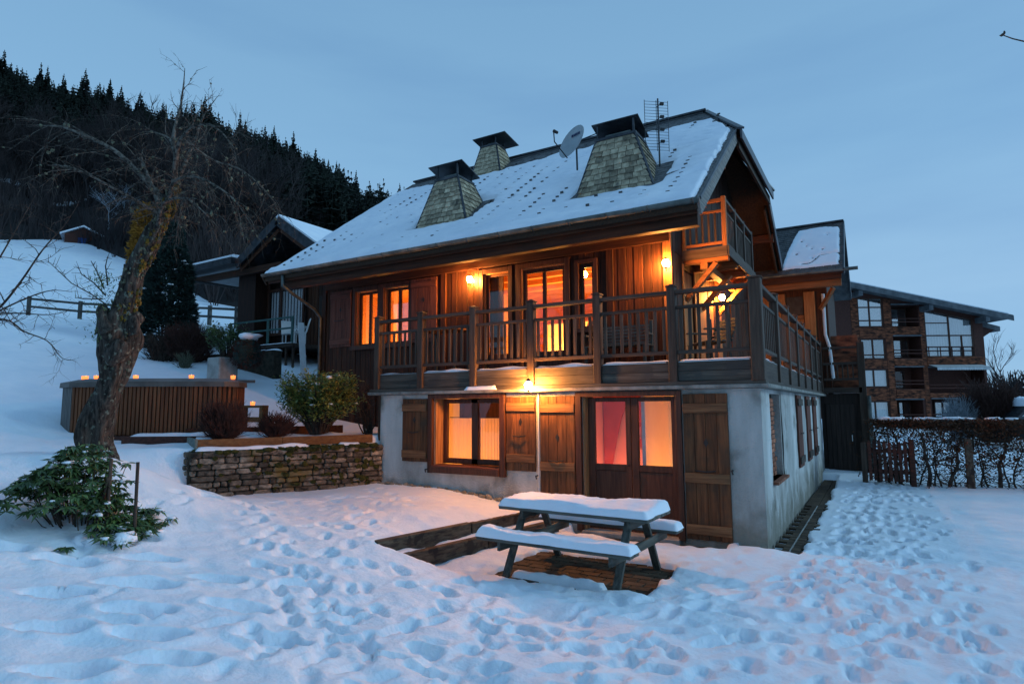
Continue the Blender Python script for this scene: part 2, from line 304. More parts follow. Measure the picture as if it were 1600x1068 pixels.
def thing(name, label, cat, loc=(0, 0, 0), rz=0, group=None):
    o = bpy.data.objects.new(name, None); COL.objects.link(o); o.location = loc; o.rotation_euler = (0, 0, rz)
    o['label'] = label; o['category'] = cat
    if group: o['group'] = group
    return o
def tag(o, label, cat, group=None):
    o['label'] = label; o['category'] = cat
    if group: o['group'] = group
    return o
def copy_tree(o, parent=None, **kw):
    c = o.copy(); COL.objects.link(c); c.parent = parent
    for ch in list(o.children): copy_tree(ch, c)
    return c
def B(name, m, parent, x0, x1, y0, y1, z0, z1, c=.005, label=None, kind=None):
    o = MB().box(x0, x1, y0, y1, z0, z1, c).build(name, M[m] if isinstance(m, str) else m, parent, kind=kind, label=label); return o

# numpy value noise
def vnoise(x, y, f, seed):
    X = x*f+seed*13.7; Y = y*f-seed*7.3; xi = np.floor(X).astype(np.int64); yi = np.floor(Y).astype(np.int64); xf = X-xi; yf = Y-yi
    xf = xf*xf*(3-2*xf); yf = yf*yf*(3-2*yf)
    def h(a, b):
        n = (a*374761393+b*668265263+seed*974711) & 0x7fffffff; n = ((n ^ (n >> 13))*1274126177) & 0x7fffffff
        return ((n ^ (n >> 16)) & 0xffff)/65535.
    return (h(xi, yi)*(1-xf)+h(xi+1, yi)*xf)*(1-yf)+(h(xi, yi+1)*(1-xf)+h(xi+1, yi+1)*xf)*yf-.5
def sstep(a, b, x): t = np.clip((x-a)/(b-a), 0, 1); return t*t*(3-2*t)

# ------------------------------------------------------------------ terrain
UP = [(-8.6, -2.5, 1.32), (-9.3, -1.6, 1.48), (-12, -3.5, 1.48), (-9.9, -3.15, 1.30), (-7.94, -4.85, 1.36), (-9.71, -5.3, 1.3), (-7.3, .3, 1.4), (-8.9, -.2, 1.4), (-11, 1.8, 1.75),
      (-18.3, 2.1, 3.55), (-14.5, 2.1, 2.75), (-17, 5, 3.6), (-20.5, 3.1, 4.2), (-42, 7.4, 7.6), (-38.9, 8.2, 7.2), (-28.5, 10.5, 6.3), (-98.5, 33.4, 26.6), (-108, 27.7, 24.8), (-72, 26.8, 18.6),
      (-12, 12, 3), (-5, 13, 1.2), (1, 9, .05), (4, 9.5, 0), (0, 0, 0), (5, -5, 0), (5, 15, .1), (10, 40, .2), (5, 26, .1), (14, 50, .3), (0, 50, .3), (0, -9, 0), (-14, -6.2, 2.0), (-22, -4, 4.2), (-30, -16, 6), (-60, -8, 12), (-110, -20, 22), (-60, 60, 18),
      (-12, -11, 1.5), (40, 60, 1), (40, -30, 0), (-20, 45, 6), (30, 10, 0), (0, -30, 0), (-40, -60, 6), (60, 110, 1), (0, 110, 3)]
LOW = [(0, 0, 0), (1, 9, .05), (4, 9.5, 0), (5, -5, 0), (5, 15, .1), (-1, -3, -.02), (-3, -3.6, .02), (-2.2, -6.5, .14), (-3.35, -7.5, .26), (0, -9, 0), (4, -9, 0), (-.9, -5.3, -.03), (-3.2, 0, .1), (-2, 0, .0),
       (-4.0, -3.4, .30), (-4, -.9, .40), (-5.5, 0, .44), (-7.1, 0, .48), (-8.48, -3.2, .58), (-7.7, -1.85, .45), (-6.24, -5.73, .64), (-6.2, -4.6, .62), (-7.3, -6.1, .95), (-7.94, -4.85, 1.36), (-9.71, -5.3, 1.3), (-5, -7.4, .42),
       (-12, -8, 1.6), (-5.5, -3, .38), (-12, -3.5, 1.48), (30, 10, 0), (10, 40, 1), (40, -30, 0), (0, -30, 0), (-40, -60, 6), (-60, -8, 12)]
def tps(P):
    P = np.array(P, float); X = P[:, :2]; n = len(P)
    d = np.linalg.norm(X[:, None]-X[None], axis=2); K = np.where(d > 0, d*d*np.log(d+1e-9), 0)
    A = np.zeros((n+3, n+3)); A[:n, :n] = K+np.eye(n)*.02; A[:n, n] = 1; A[:n, n+1:] = X; A[n, :n] = 1; A[n+1:, :n] = X.T
    w = np.linalg.solve(A, np.concatenate([P[:, 2], [0, 0, 0]]))
    def fn(x, y):
        sh = np.shape(x); x = np.ravel(np.clip(x, -125, 70)); y = np.ravel(np.clip(y, -60, 120)); out = np.empty(len(x))
        for i in range(0, len(x), 60000):
            a = x[i:i+60000]; b = y[i:i+60000]; r2 = (a[:, None]-X[:, 0])**2+(b[:, None]-X[:, 1])**2
            out[i:i+60000] = (.5*r2*np.log(r2+1e-12)) @ w[:n]+w[n]+w[n+1]*a+w[n+2]*b
        return out.reshape(sh)
    return fn
F_up, F_low = tps(UP), tps(LOW)
W0 = np.array([-8.5, -3.1]); W1 = np.array([-7.15, -.1]); WD = (W0-W1)/np.linalg.norm(W0-W1); WN = np.array([WD[1], -WD[0]])
if WN[0] > 0: WN = -WN
def base_z(x, y):
    x = np.asarray(x, float); y = np.asarray(y, float)
    al = (x-W1[0])*WD[0]+(y-W1[1])*WD[1]; sd_ = (x-W1[0])*WN[0]+(y-W1[1])*WN[1]
    beyond = np.clip(al-np.linalg.norm(W0-W1), 0, 50)
    wd = .10+beyond*.8
    b = sstep(-wd*.9, wd*.9, sd_-.16)
    lo = F_low(x, y); up = F_up(x, y)
    far = sstep(10, 18, np.hypot(x+2, y+2)); lo = lo*(1-far)+up*far
    # inside the annex / in front, right of the wall line use the lower sheet
    b = np.where((x > -7.2) & (y > -.3), np.where(y > 1.5, sstep(-7.2, -3, -x)*0, 0), b)
    z = lo*(1-b)+up*b
    # steps: two sleepers
    xb1 = -4.0+(y+3.42)*.23; xb2 = -3.68+(y+3.3)*.2
    m = sstep(-3.75, -3.4, y)*(1-sstep(-.2, .1, y))*sstep(-5.5, -4.5, x)
    near_ = sstep(-5.2, -4.3, x)
    zs = np.where(x < xb1, np.maximum(z, .335*near_), np.where(x < xb2, .185, 0.0))
    right = (x >= -5.2) & (x < 2) & (y < .1)
    z = np.where(right, z*(1-m)+zs*m, z)
    ramp = np.interp(x, [-6.0, -5.0, -4.0, -3.6, -3.0, -1.6], [.0, .32, .30, .24, .13, .0]); my = sstep(-6.2, -3.7, y)*(1-sstep(-3.47, -3.40, y))
    z = np.maximum(z, ramp*my+z*(1-my)*0+np.where((my > 0) & (x > -6), 0, -9))
    return z
def gz(x, y): return float(base_z(np.array([x]), np.array([y]))[0])
def axis(parts):   # list of (start, end, step) then growth both sides to lo/hi
    (a, b, st), lo, hi, g = parts
    mid = list(np.arange(a, b, st)); s = st; p = a; left = []
    while p > lo: s *= g; p -= s; left.append(p)
    s = st; p = mid[-1]; right = []
    while p < hi: s *= g; p += s; right.append(p)
    return np.array(left[::-1]+mid+right)
xs = axis(((-8.6, 4.2, .036), -420, 420, 1.055)); ys = axis(((-8.4, .9, .036), -300, 420, 1.05))
# keep the side path reasonably fine
ys = np.array(sorted(set([round(v, 4) for v in ys if v < .9 or v > 10.5]+[round(v, 4) for v in np.arange(.9, 10.5, .07)])))
GX, GY = np.meshgrid(xs, ys, indexing='ij')
GZ = base_z(GX, GY)
def put_print(cx, cy, ang, ln, wd, dep, rim=.25):
    i0, i1 = np.searchsorted(xs, [cx-ln*1.3, cx+ln*1.3]); j0, j1 = np.searchsorted(ys, [cy-ln*1.3, cy+ln*1.3])
    if i1-i0 < 3 or j1-j0 < 3: return
    X = GX[i0:i1, j0:j1]-cx; Y = GY[i0:i1, j0:j1]-cy; c, s_ = math.cos(ang), math.sin(ang)
    u = (X*c+Y*s_)/ln; v = (-X*s_+Y*c)/(wd*(1+.25*u)); r = np.sqrt(u*u+v*v); dep = dep*.95
    r = r+.34*vnoise(GX[i0:i1, j0:j1], GY[i0:i1, j0:j1], 8, int(abs(cx*77)) % 50)
    GZ[i0:i1, j0:j1] += -dep*(1-sstep(.74, 1.0, r))+dep*rim*np.exp(-((r-1.2)/.25)**2)
rp_ = random.Random(11)
def trail(p, q, n_off=.12, dep=.05, sz=1.):
    p = np.array(p, float); q = np.array(q, float); d = q-p; ln = np.linalg.norm(d); d /= ln; nn = np.array([-d[1], d[0]]); k = 0; t = 0
    while t < ln:
        w = math.sin(t*.8+p[0])*.12; c = p+d*t+nn*((n_off if k % 2 else -n_off)+w+rp_.uniform(-.05, .05))
        put_print(c[0], c[1], math.atan2(d[1], d[0])+rp_.uniform(-.3, .3), .16*sz*rp_.uniform(.85, 1.25), .075*sz*rp_.uniform(.85, 1.3), dep*rp_.uniform(.6, 1.3))
        t += rp_.uniform(.26, .42)*sz; k += 1
trail((1.3, 9.3), (1.0, 3)); trail((1.7, 9.0), (1.2, 2)); trail((1.0, 8.6), (.9, .5)); trail((1.2, 4), (.6, -2.5)); trail((1.5, 5), (2.0, -3)); trail((2.0, -3), (2.3, -7.5)); trail((1.9, 3), (1.2, -4.5))
trail((.6, -1), (-1.5, -5)); trail((1.2, 1), (.1, -6.5)); trail((.8, -.5), (1.4, -7.5)); trail((-5.2, -3.2), (-2.2, -5.6)); trail((-6.6, -3.4), (-3.6, -5.4)); trail((-6.9, -3.0), (-4.9, -4.4))
trail((-2.2, -5.2), (1.5, -5.5)); trail((-4.8, -4.5), (-1.2, -6.4)); trail((-3.6, -3.9), (-.6, -4.6)); trail((-5.6, -2.2), (-4.4, -3.6)); trail((-4.2, -4.1), (-2.4, -6.4)); trail((-7.2, -3.6), (-5.5, -6.2))
trail((-.5, -4.1), (1.5, -3.0)); trail((-1, -6), (2.2, -4.6)); trail((1.5, -1), (2.6, -6.4)); trail((.4, -3.6), (.9, -7))
trail((-8.8, -4.6), (-6.6, -3.4), dep=.05); trail((-7, -2.6), (-6.0, -1.2), dep=.03); trail((-4.9, -1.8), (-6.6, -.7), dep=.025)
# deep wading tracks in the left foreground
for (x, y, a, l_, w_, d_) in [(-4.6, -6.0, .2, .34, .15, .10), (-4.0, -6.3, .1, .3, .14, .1), (-3.5, -6.5, 0, .3, .14, .10), (-3.0, -6.65, .1, .28, .13, .09), (-3.3, -7.15, .15, .3, .13, .12), (-2.75, -7.2, 0, .25, .12, .10),
        (-4.1, -6.9, .3, .3, .13, .11), (-4.8, -6.6, .2, .3, .13, .1), (-5.5, -6.2, .2, .33, .13, .1), (-5.2, -5.6, .2, .3, .12, .08), (-4.3, -5.4, 0, .3, .12, .08), (-3.5, -5.7, -.1, .32, .13, .09), (-2.8, -5.9, -.1, .3, .13, .08),
        (-2.1, -6.6, 0, .3, .13, .09), (-1.7, -6.3, .3, .3, .12, .08), (-1.3, -6.7, .2, .32, .13, .08), (-.7, -6.75, .2, .28, .12, .08), (-2.2, -7.4, .2, .26, .12, .1), (-1.3, -7.5, 0, .25, .11, .07), (-5.9, -5.4, .1, .3, .12, .07),
        (-6.2, -6.6, .2, .35, .14, .08), (-3.7, -4.9, .1, .26, .11, .07), (-3.0, -5.1, .1, .26, .11, .07)]:
    put_print(x, y, a+.55, l_, w_*.9, d_)
for k in range(150):   # churned snow where people walked most
    x = rp_.gauss(-.8, 1.7); y = rp_.gauss(-5.2, 1.1)
    put_print(x, y, rp_.uniform(0, 3.1), rp_.uniform(.12, .24), rp_.uniform(.05, .09), rp_.uniform(.018, .05))
for k in range(150):
    x = rp_.uniform(.7, 2.3); y = rp_.uniform(-3.5, 9); put_print(x, y, rp_.uniform(1.2, 1.9), rp_.uniform(.12, .2), rp_.uniform(.06, .09), rp_.uniform(.02, .05))
for k in range(60):
    x = rp_.uniform(-6.8, -4.2); y = rp_.uniform(-3.4, -.5); put_print(x, y, rp_.uniform(0, 3), rp_.uniform(.08, .16), rp_.uniform(.05, .09), rp_.uniform(.008, .025))
GU = GX*.86+GY*-.28; GV = GX*.3+GY*.95
near = np.exp(-(np.hypot(GX+1.5, GY+4)/14)**2)
GZ += near*(.05*vnoise(GX, GY, 1.1, 3)+.028*vnoise(GX, GY, 2.7, 4)+.014*vnoise(GX, GY, 6.3, 5)+.008*vnoise(GX, GY, 12.5, 6))
GZ += (1-near)*.25*vnoise(GX, GY, .16, 8)*sstep(14, 40, np.hypot(GX, GY))
lumpy = sstep(-.1, .25, vnoise(GX, GY, .4, 21))*near*sstep(-5.5, -1.5, GX+.0*GY)
GZ += (.15+lumpy)*.7*(.04*np.abs(vnoise(GX, GY, 3.6, 22))+.032*vnoise(GX, GY, 7.5, 23)+.014*vnoise(GX, GY, 15, 24))*near
GZ += near*(.055*vnoise(GU*.55, GV*1.9, 1.6, 51)+.03*vnoise(GU*.6, GV*2, 3.4, 52)+.012*vnoise(GX, GY, 13, 54)+.008*vnoise(GX, GY, 24, 53))*sstep(.5, 2.5, -GY+np.where(GX > .6, 3, 0))
# places where the snow is gone: under the table, along the side wall and by the door
edge = .20*vnoise(GX, GY, 2.2, 31)+.10*vnoise(GX, GY, 6, 32)
def inside(x0, x1, y0, y1): return np.minimum(np.minimum(GX-x0, x1-GX), np.minimum(GY-y0, y1-GY))
t1 = inside(-2.72, -.78, -3.0, -1.5)+edge*.9
t2 = inside(-.4, .40, -.12, 9.6)+edge*.5
t3 = inside(-3.0, -.5, -.35, .5)+edge*.5
t4 = inside(-2.6, -1.2, -1.5, -1.0)+edge*.6
strip = np.minimum(np.minimum(GX+2.45, -1.25-GX), .09-np.abs(GY+2.78+(GX+1.8)*.05))+edge*.12     # a ridge of snow left between the bench and the table
bare = np.maximum(np.maximum(sstep(-.02, .05, t1), sstep(-.02, .05, t2)), np.maximum(sstep(-.02, .05, t3), 0))
bare = bare*(1-sstep(-.02, .03, strip))
floor_z = np.minimum(base_z(GX, GY), .03)
GZ = np.where((GX > -3.3) & (GX < 1.0) & (GY > -3.6) & (GY < .2), np.maximum(GZ, -.072), GZ)
GZ = GZ*(1-bare)+(floor_z-.13)*bare
hin = ((GX > -7.05) & (GX < -.15) & (GY > .15) & (GY < 10.3)); GZ = np.where(hin, np.minimum(GZ, -.4), GZ)
hin = ((GX > -10.8) & (GX < -.3) & (GY > 2.05) & (GY < 10.3)); GZ = np.where(hin, np.minimum(GZ, .6), GZ)
GZ = np.where((GX > -11.4) & (GX < -9.3) & (GY > -3.2) & (GY < -2.0), np.minimum(GZ, 1.55), GZ)
nx_, ny_ = GX.shape
me = bpy.data.meshes.new('snow_ground'); V_ = np.stack([GX, GY, GZ], -1).reshape(-1, 3)
idx = np.arange(nx_*ny_).reshape(nx_, ny_); Q = np.stack([idx[:-1, :-1], idx[1:, :-1], idx[1:, 1:], idx[:-1, 1:]], -1).reshape(-1, 4)
me.vertices.add(len(V_)); me.vertices.foreach_set('co', V_.ravel()); me.loops.add(Q.size); me.loops.foreach_set('vertex_index', Q.ravel())
me.polygons.add(len(Q)); me.polygons.foreach_set('loop_start', np.arange(0, Q.size, 4)); me.polygons.foreach_set('loop_total', np.full(len(Q), 4))
me.polygons.foreach_set('use_smooth', np.ones(len(Q), bool)); me.update(); me.validate(); me.materials.append(M['snow'])
g_o = bpy.data.objects.new('snow_ground', me); COL.objects.link(g_o); g_o['kind'] = 'structure'

# paving where the snow has melted
pv = MB().box(-3.2, .9, -3.5, .05, -.12, -.085).build('ground_paving', M['dirt'], kind='structure')
def pavers(x0, x1, y0, y1, sx, sy, off=True, rot=False):
    mesh = MB().box(-sx/2+.005, sx/2-.005, -sy/2+.005, sy/2-.005, -.03, 0, .006).mesh('paver', M['paver'])
    r = 0; y = y0+sy/2
    while y < y1:
        x = x0+sx/2+(sx/2 if off and r % 2 else 0)
        while x < x1:
            o = bpy.data.objects.new('paver', mesh); COL.objects.link(o); o.parent = pv
            o.location = (x, y, -.052+rp_.uniform(-.004, .004)); o.rotation_euler = (rp_.uniform(-.01, .01), rp_.uniform(-.01, .01), rp_.uniform(-.012, .012)); x += sx
        y += sy; r += 1
pavers(-3.0, -.55, -3.2, -1.3, .24, .15); pavers(.02, .42, .06, 4.6, .24, .19)
mb = MB(); y = 4.7
while y < 9.6:
    for x in (.14, .38): mb.box(x-.115, x+.115, y-.09, y+.09, -.09, -.052, .006)
    y += .19
mb.build('far_pavers', M['paver'], pv, kind='stuff')
B('gutter_channel', 'concrete', pv, .245, .262, 0, 4.6, -.1, -.046, 0)
pvd = pv

# ------------------------------------------------------------------ hill and forest
AZ_R = [(-20, .04), (10, .06), (30.8, .217), (36.9, .271), (42.6, .288), (45.3, .30), (48.8, .338), (51.6, .355), (54.3, .375), (57.9, .388), (60.9, .386), (64.1, .395), (68.4, .392), (72.3, .402), (77.4, .415), (110, .47), (140, .40)]
AZ_B = [(-20, 75), (30, 75), (42.8, 60), (55.4, 58), (57.4, 60), (61.6, 78), (63.9, 84), (67.7, 100), (71.4, 98), (90, 95), (140, 95)]
def hill_pt(az, t):
    a = math.radians(az); rt = np.interp(az, [q[0] for q in AZ_R], [q[1] for q in AZ_R]); d0 = np.interp(az, [q[0] for q in AZ_B], [q[1] for q in AZ_B])
    d1 = d0+150 if az > 40 else d0+150
    d = d0+(d1-d0)*t; x = CAM.x-math.sin(a)*d; y = CAM.y+math.cos(a)*d
    x0 = CAM.x-math.sin(a)*d0; y0 = CAM.y+math.cos(a)*d0; z0 = gz(x0, y0)-.6
    z1 = 1.95+rt*d1
    z = z0+(z1-z0)*(t**.92 if t <= 1 else 1+(t-1)*-.2)
    return Vector((x, y, z+2.5*mn.noise(Vector((x*.05, y*.05, 0)))*min(1, t*5)))
mb = MB(); na, ntt = 110, 26
for i in range(na+1):
    for j in range(ntt+1): mb.v.append(tuple(hill_pt(30+100*i/na, j/ntt*1.25)))
for i in range(na):
    for j in range(ntt):
        a = i*(ntt+1)+j; mb.f.append((a, a+ntt+1, a+ntt+2, a+1))
mb.build('hill', M['forest_floor'], smooth=True, kind='structure')
def conifer_mb(h, w, seed, lv=24, nb=9):
    r = random.Random(seed); mb = MB(); mb.tube([(0, 0, 0), (0, 0, h*.5), (0, 0, h)], [h*.014, h*.009, .01], 5, False)
    for i in range(lv):
        t = i/(lv-1); z = h*(.06+.93*t); rad = w*(1-t)**.85*(.8+.35*r.random())+.12
        for k in range(nb if t < .8 else 5):
            a = r.uniform(0, 6.28); rr = rad*r.uniform(.6, 1.15); d = Vector((math.cos(a), math.sin(a), 0)); s = Vector((-d.y, d.x, 0)); dr = rr*r.uniform(.18, .5)
            p0 = Vector((0, 0, z+h*.02)); p1 = p0+d*rr*.55+Vector((0, 0, -dr*.4)); p2 = p0+d*rr+Vector((0, 0, -dr)); wv = rr*.26+.08
            hang = Vector((0, 0, -h*.03-.15*r.random()))
            b = len(mb.v); mb.v += [tuple(p0), tuple(p1+s*wv+hang*.6), tuple(p2), tuple(p1-s*wv+hang*.6), tuple(p1+hang*1.5)]
            mb.f += [(b, b+1, b+2), (b, b+2, b+3), (b, b+4, b+2)]
    return mb
con = [conifer_mb(15*hh, 3.5*ww, i, 26, 11).mesh('conifer_tree', M['needle']) for i, (hh, ww) in enumerate([(1, 1), (1.3, .95), (.85, 1), (1.1, 1.15)])]
def bare_tree_mb(h, seed, spread=.35):
    r = random.Random(seed); mb = MB()
    def br(p, d, ln, rad, dep):
        pts = [p]; q = p; dd = d
        for k in range(3): dd = (dd+Vector((r.uniform(-.18, .18), r.uniform(-.18, .18), .06))).normalized(); q = q+dd*ln/3; pts.append(q)
        mb.tube(pts, [rad, rad*.8, rad*.6, rad*.4], 3, False)
        if dep > 0:
            for k in range(5 if dep > 1 else 6):
                t = r.uniform(.3, 1); s = pts[0].lerp(pts[-1], t); a = r.uniform(0, 6.28)
                nd = (dd+Vector((math.cos(a)*spread*2, math.sin(a)*spread*2, r.uniform(-.1, .4)))).normalized(); br(s, nd, ln*r.uniform(.45, .7), rad*.5, dep-1)
    br(Vector((0, 0, 0)), Vector((0, 0, 1)), h*.55, h*.014, 3); return mb
bar = [bare_tree_mb(10, 50+i).mesh('bare_tree', M['bare']) for i in range(3)]
rf = random.Random(5); cand = []
for k in range(2100):
    az = rf.uniform(40, 80); t = rf.uniform(.10, 1.03) if rf.random() < .6 else rf.uniform(.86, 1.05)
    low = t < (.24 if az > 52 else .14)+.1*mn.noise(Vector((az*.2, 0, 0)))
    cand.append((az, t, low))
def place(me_, name, az, t, sc, label, cat, grp):
    p = hill_pt(az, t); o = bpy.data.objects.new(name, me_); COL.objects.link(o); o.location = (p.x, p.y, p.z-.4); o.scale = (sc*rf.uniform(.85, 1.15),)*2+(sc,)
    o.rotation_euler = (0, 0, rf.uniform(0, 6.28)); return tag(o, label, cat, grp)
nc = nb_ = 0; rest = MB(); restd = MB()
for az, t, low in sorted(cand, key=lambda c: -c[1] if c[1] > .9 else c[1]):
    if low and nb_ < 150:
        place(bar[nb_ % 3], 'bare_tree', az, t, rf.uniform(1.0, 1.7)*(.5 if az < 52 else .8 if az < 58 else 1), 'thin leafless tree among many at the foot of the wooded slope', 'tree', 'leafless trees at the foot of the wooded slope'); nb_ += 1
    elif not low and nc < 285:
        place(con[nc % 4], 'conifer_tree', az, t, rf.uniform(.5, 1.05), 'dark spruce in the forest covering the mountain slope', 'tree', 'spruces on the mountain slope'); nc += 1
    else:
        p = hill_pt(az, t); s_ = rf.uniform(.6, 1.1)*(.55 if low and az < 52 else 1); cs = conifer_mb(12*s_, 3.0*s_, rf.randint(0, 9999), 13, 7) if not low else None
        if cs: rest.add([(v[0]+p.x, v[1]+p.y, v[2]+p.z-.4) for v in cs.v], cs.f)
        else:
            bt = bare_tree_mb(8*s_, rf.randint(0, 9999)) if len(restd.f) < 110000 else None
            if bt: restd.add([(v[0]+p.x, v[1]+p.y, v[2]+p.z-.4) for v in bt.v], bt.f)
# undergrowth of saplings and brush at the forest edge
for k in range(1500):
    az = rf.uniform(40, 78); t = rf.uniform(0.0, .3); p = hill_pt(az, t); p.z -= .2; hh = rf.uniform(2, 6)
    for j in range(5):
        d = Vector((rf.uniform(-.35, .35), rf.uniform(-.35, .35), 1)).normalized(); restd.tube([p, p+d*hh*.6, p+d*hh+Vector((rf.uniform(-.4, .4), rf.uniform(-.4, .4), 0))], [.05, .035, .012], 3, False)
rest.build('forest', M['needle'], kind='stuff'); restd.build('undergrowth', M['bare'], kind='stuff')
# frosted pale tree by the hut
for az, t, s_ in ((64.9, .06, 1.2), (63.9, .1, 1.0)):
    o = place(bare_tree_mb(8, 91+int(s_*10), .6).mesh('frosted_tree', mat('frosted_twigs', (.25, .3, .36), (.4, .45, .5), (1, 1, 1))), 'frosted_tree', az, t, s_*.8,
              ('taller' if s_ > 1.1 else 'smaller')+' pale frosted tree standing right of the hut on the hill', 'tree', 'pale frosted trees beside the hut')
# ------------------------------------------------------------------ the chalet
ch = thing('chalet', 'two-storey timber and stucco chalet with snowy slate roof, wraparound terrace and glowing windows', 'house')
YE, ZE, XV, XL, SL, YR, YH, XH, XR = .234, 5.19, -.83, -11.25, .731, 5.825, 3.615, -.69, -1.87
def zf(y): return ZE+SL*(min(y, 2*YR-y)-YE)
HW = 1.9; GWX = -1.75    # plane of the upper front wall and of the gable wall
rc = random.Random(3)
def solid_wall(name, m, parent, axis_, a0, a1, p0, p1, z0, z1, holes, kind=None):
    mb = MB(); br = sorted(set([a0, a1]+[h[0] for h in holes]+[h[1] for h in holes]))
    for i in range(len(br)-1):
        u0, u1 = br[i], br[i+1]; hs = sorted([(h[2], h[3]) for h in holes if h[0] < u1-1e-6 and h[1] > u0+1e-6]); z = z0
        for a, b in hs+[(z1, z1)]:
            if a > z+1e-4:
                if axis_ == 'x': mb.box(u0, u1, p0, p1, z, a)
                else: mb.box(p0, p1, u0, u1, z, a)
            z = max(z, b)
    return mb.build(name, M[m], parent, kind=kind)
# stucco ground storey
WIN = (-5.83, -4.33, .86, 2.12); DOOR = (-2.76, -1.20, -.05, 2.13)
wf = solid_wall('stucco_wall', 'stucco', ch, 'x', -7.2, 0, .02, .38, -.5, 2.2, [WIN, DOOR])
ws = solid_wall('stucco_wall', 'stucco', ch, 'y', .38, 10.4, -.38, -.02, -.5, 2.2, [(.9, 2.05, .80, 2.14)])
B('stucco_wall', 'stucco', ch, -7.2, -6.85, .38, 1.95, -.5, 2.2, 0)
def plaster(parent, ax, a0, a1, z0, z1, holes, out):
    mb = MB(); n = int((a1-a0)/.07); m = int((z1-z0)/.07); ids = {}
    for i in range(n+1):
        for j in range(m+1):
            a = a0+(a1-a0)*i/n; z = z0+(z1-z0)*j/m
            d = .004+.012*(mn.noise(Vector((a*2.1, z*2.1, out*5)))+.5)+.006*(mn.noise(Vector((a*9, z*9, out)))+.5)
            if ax == 'y': d += .05*max(0, 1-a/.5)*0
            if i in (0, n) : d = .0
            ids[i, j] = len(mb.v); mb.v.append((a, .02-d, z) if ax == 'x' else (-.02+d, a, z))
    for i in range(n):
        for j in range(m):
            a = a0+(a1-a0)*(i+.5)/n; z = z0+(z1-z0)*(j+.5)/m
            if any(h[0]-.05 < a < h[1]+.05 and h[2]-.05 < z < h[3]+.05 for h in holes): continue
            f = (ids[i, j], ids[i+1, j], ids[i+1, j+1], ids[i, j+1]); mb.f.append(f)
    mb.build('plaster_coat', M['stucco'], parent, smooth=True)
plaster(wf, 'x', -7.2, 0.0, -.5, 2.2, [WIN, DOOR], 1); plaster(ws, 'y', .02, 10.4, -.5, 2.2, [(.9, 2.05, .80, 2.14)], 2)
# brick niche in the side wall
nic = B('niche', 'mortar', ws, -.25, -.15, .88, 2.07, .78, 2.16, 0); bm_ = MB().box(-.02, .02, -.105, .105, -.032, .032, .004)
z = .84; r = 0
while z < 2.1:
    y = .96+(.1 if r % 2 else 0)
    while y < 2.02:
        o = bm_.build('brick', M['brick'], ws) if r == 0 and y < 1.0 else bpy.data.objects.new('brick', bpy.data.objects['brick'].data)
        if o.name not in COL.objects: COL.objects.link(o); o.parent = ws
        o.location = (-.13+rc.uniform(-.012, .012), y, z); o.rotation_euler = (rc.uniform(-.03, .03), 0, rc.uniform(-.05, .05)); y += .22
    z += .075; r += 1
B('niche_sill', 'brick', ws, -.149, .07, .85, 2.12, .755, .80)
# ledge round the terrace
led = B('ledge', 'ledge_x' if 'ledge_x' in M else 'ledge', ch, -7.42, .14, -.14, .25, 2.205, 2.262, .01)
B('ledge', 'ledge', ch, -.2, .14, .252, 10.5, 2.205, 2.262, .01)
B('ledge_board', 'fascia', ch, -7.4, .10, -.10, .2, 2.264, 2.318, .004)
B('ledge_board', 'rail_y', ch, -.12, .10, .202, 10.5, 2.264, 2.318, .004)
# terrace floor
B('terrace_floor', 'rail_y', ch, -7.3, -.02, .12, 1.9, 2.45, 2.6, 0); B('terrace_floor', 'rail_y', ch, -1.75, -.02, 1.902, 10.5, 2.45, 2.6, 0)
def mound(name, parent, x0, x1, y0, y1, z, h, seed, ax='x', m='snow_roof'):
    mb = MB(); n = max(6, int(max(x1-x0, y1-y0)/.05)); k = 6
    L_ = (x1-x0) if ax == 'x' else (y1-y0); Wd = (y1-y0) if ax == 'x' else (x1-x0)
    for i in range(n+1):
        for j in range(k+1):
            u, v = i/n, j/k; e = min(1, min(u, 1-u)*L_/.05)**.6; w_ = math.sin(math.pi*v)**.45
            hh = h*(.55+.75*abs(mn.noise(Vector((u*L_*2.2+seed*5, 0, seed)))+.35)); zz = z-.004+hh*e*w_ if 0 < i < n else z-.004
            p = (x0+u*L_, y0+v*Wd, zz) if ax == 'x' else (x0+v*Wd, y0+u*L_, zz); mb.v.append(p)
    for i in range(n):
        for j in range(k): a = i*(k+1)+j; mb.f.append((a, a+k+1, a+k+2, a+1) if ax == 'x' else (a, a+1, a+k+2, a+k+1))
    return mb.build(name, M[m], parent, smooth=True)
# railing
rl = bpy.data.objects.new('railing', None); COL.objects.link(rl); rl.parent = ch
PX = [-7.24, -6.12, -4.89, -3.68, -2.44, -1.21, 0.0]; PY = [0.0, 1.6, 3.05, 4.43, 5.8, 7.3, 8.8, 10.4]
postm = MB().box(-.065, .065, -.065, .065, 2.3, 3.775, .008); postm.add([(-.08, -.08, 3.775), (.08, -.08, 3.775), (.08, .08, 3.775), (-.08, .08, 3.775), (-.075, -.075, 3.79), (.075, -.075, 3.79), (.075, .075, 3.79), (-.075, .075, 3.79), (0, 0, 3.825)],
    [(3, 2, 1, 0), (0, 1, 5, 4), (1, 2, 6, 5), (2, 3, 7, 6), (3, 0, 4, 7), (4, 5, 8), (5, 6, 8), (6, 7, 8), (7, 4, 8)])
pm = postm.mesh('post', M['rail_v']); balm = MB().box(-.024, .024, -.014, .014, 2.79, 3.425, .003).mesh('baluster', M['rail_v'])
def link(name, me_, parent, loc, rz=0):
    o = bpy.data.objects.new(name, me_); COL.objects.link(o); o.parent = parent; o.location = loc; o.rotation_euler = (0, 0, rz); return o
for i, x in enumerate(PX):
    p = link('post', pm, rl, (x, -.03, 0));
    if i == 6: p.scale = (1.35, 1.35, 1)
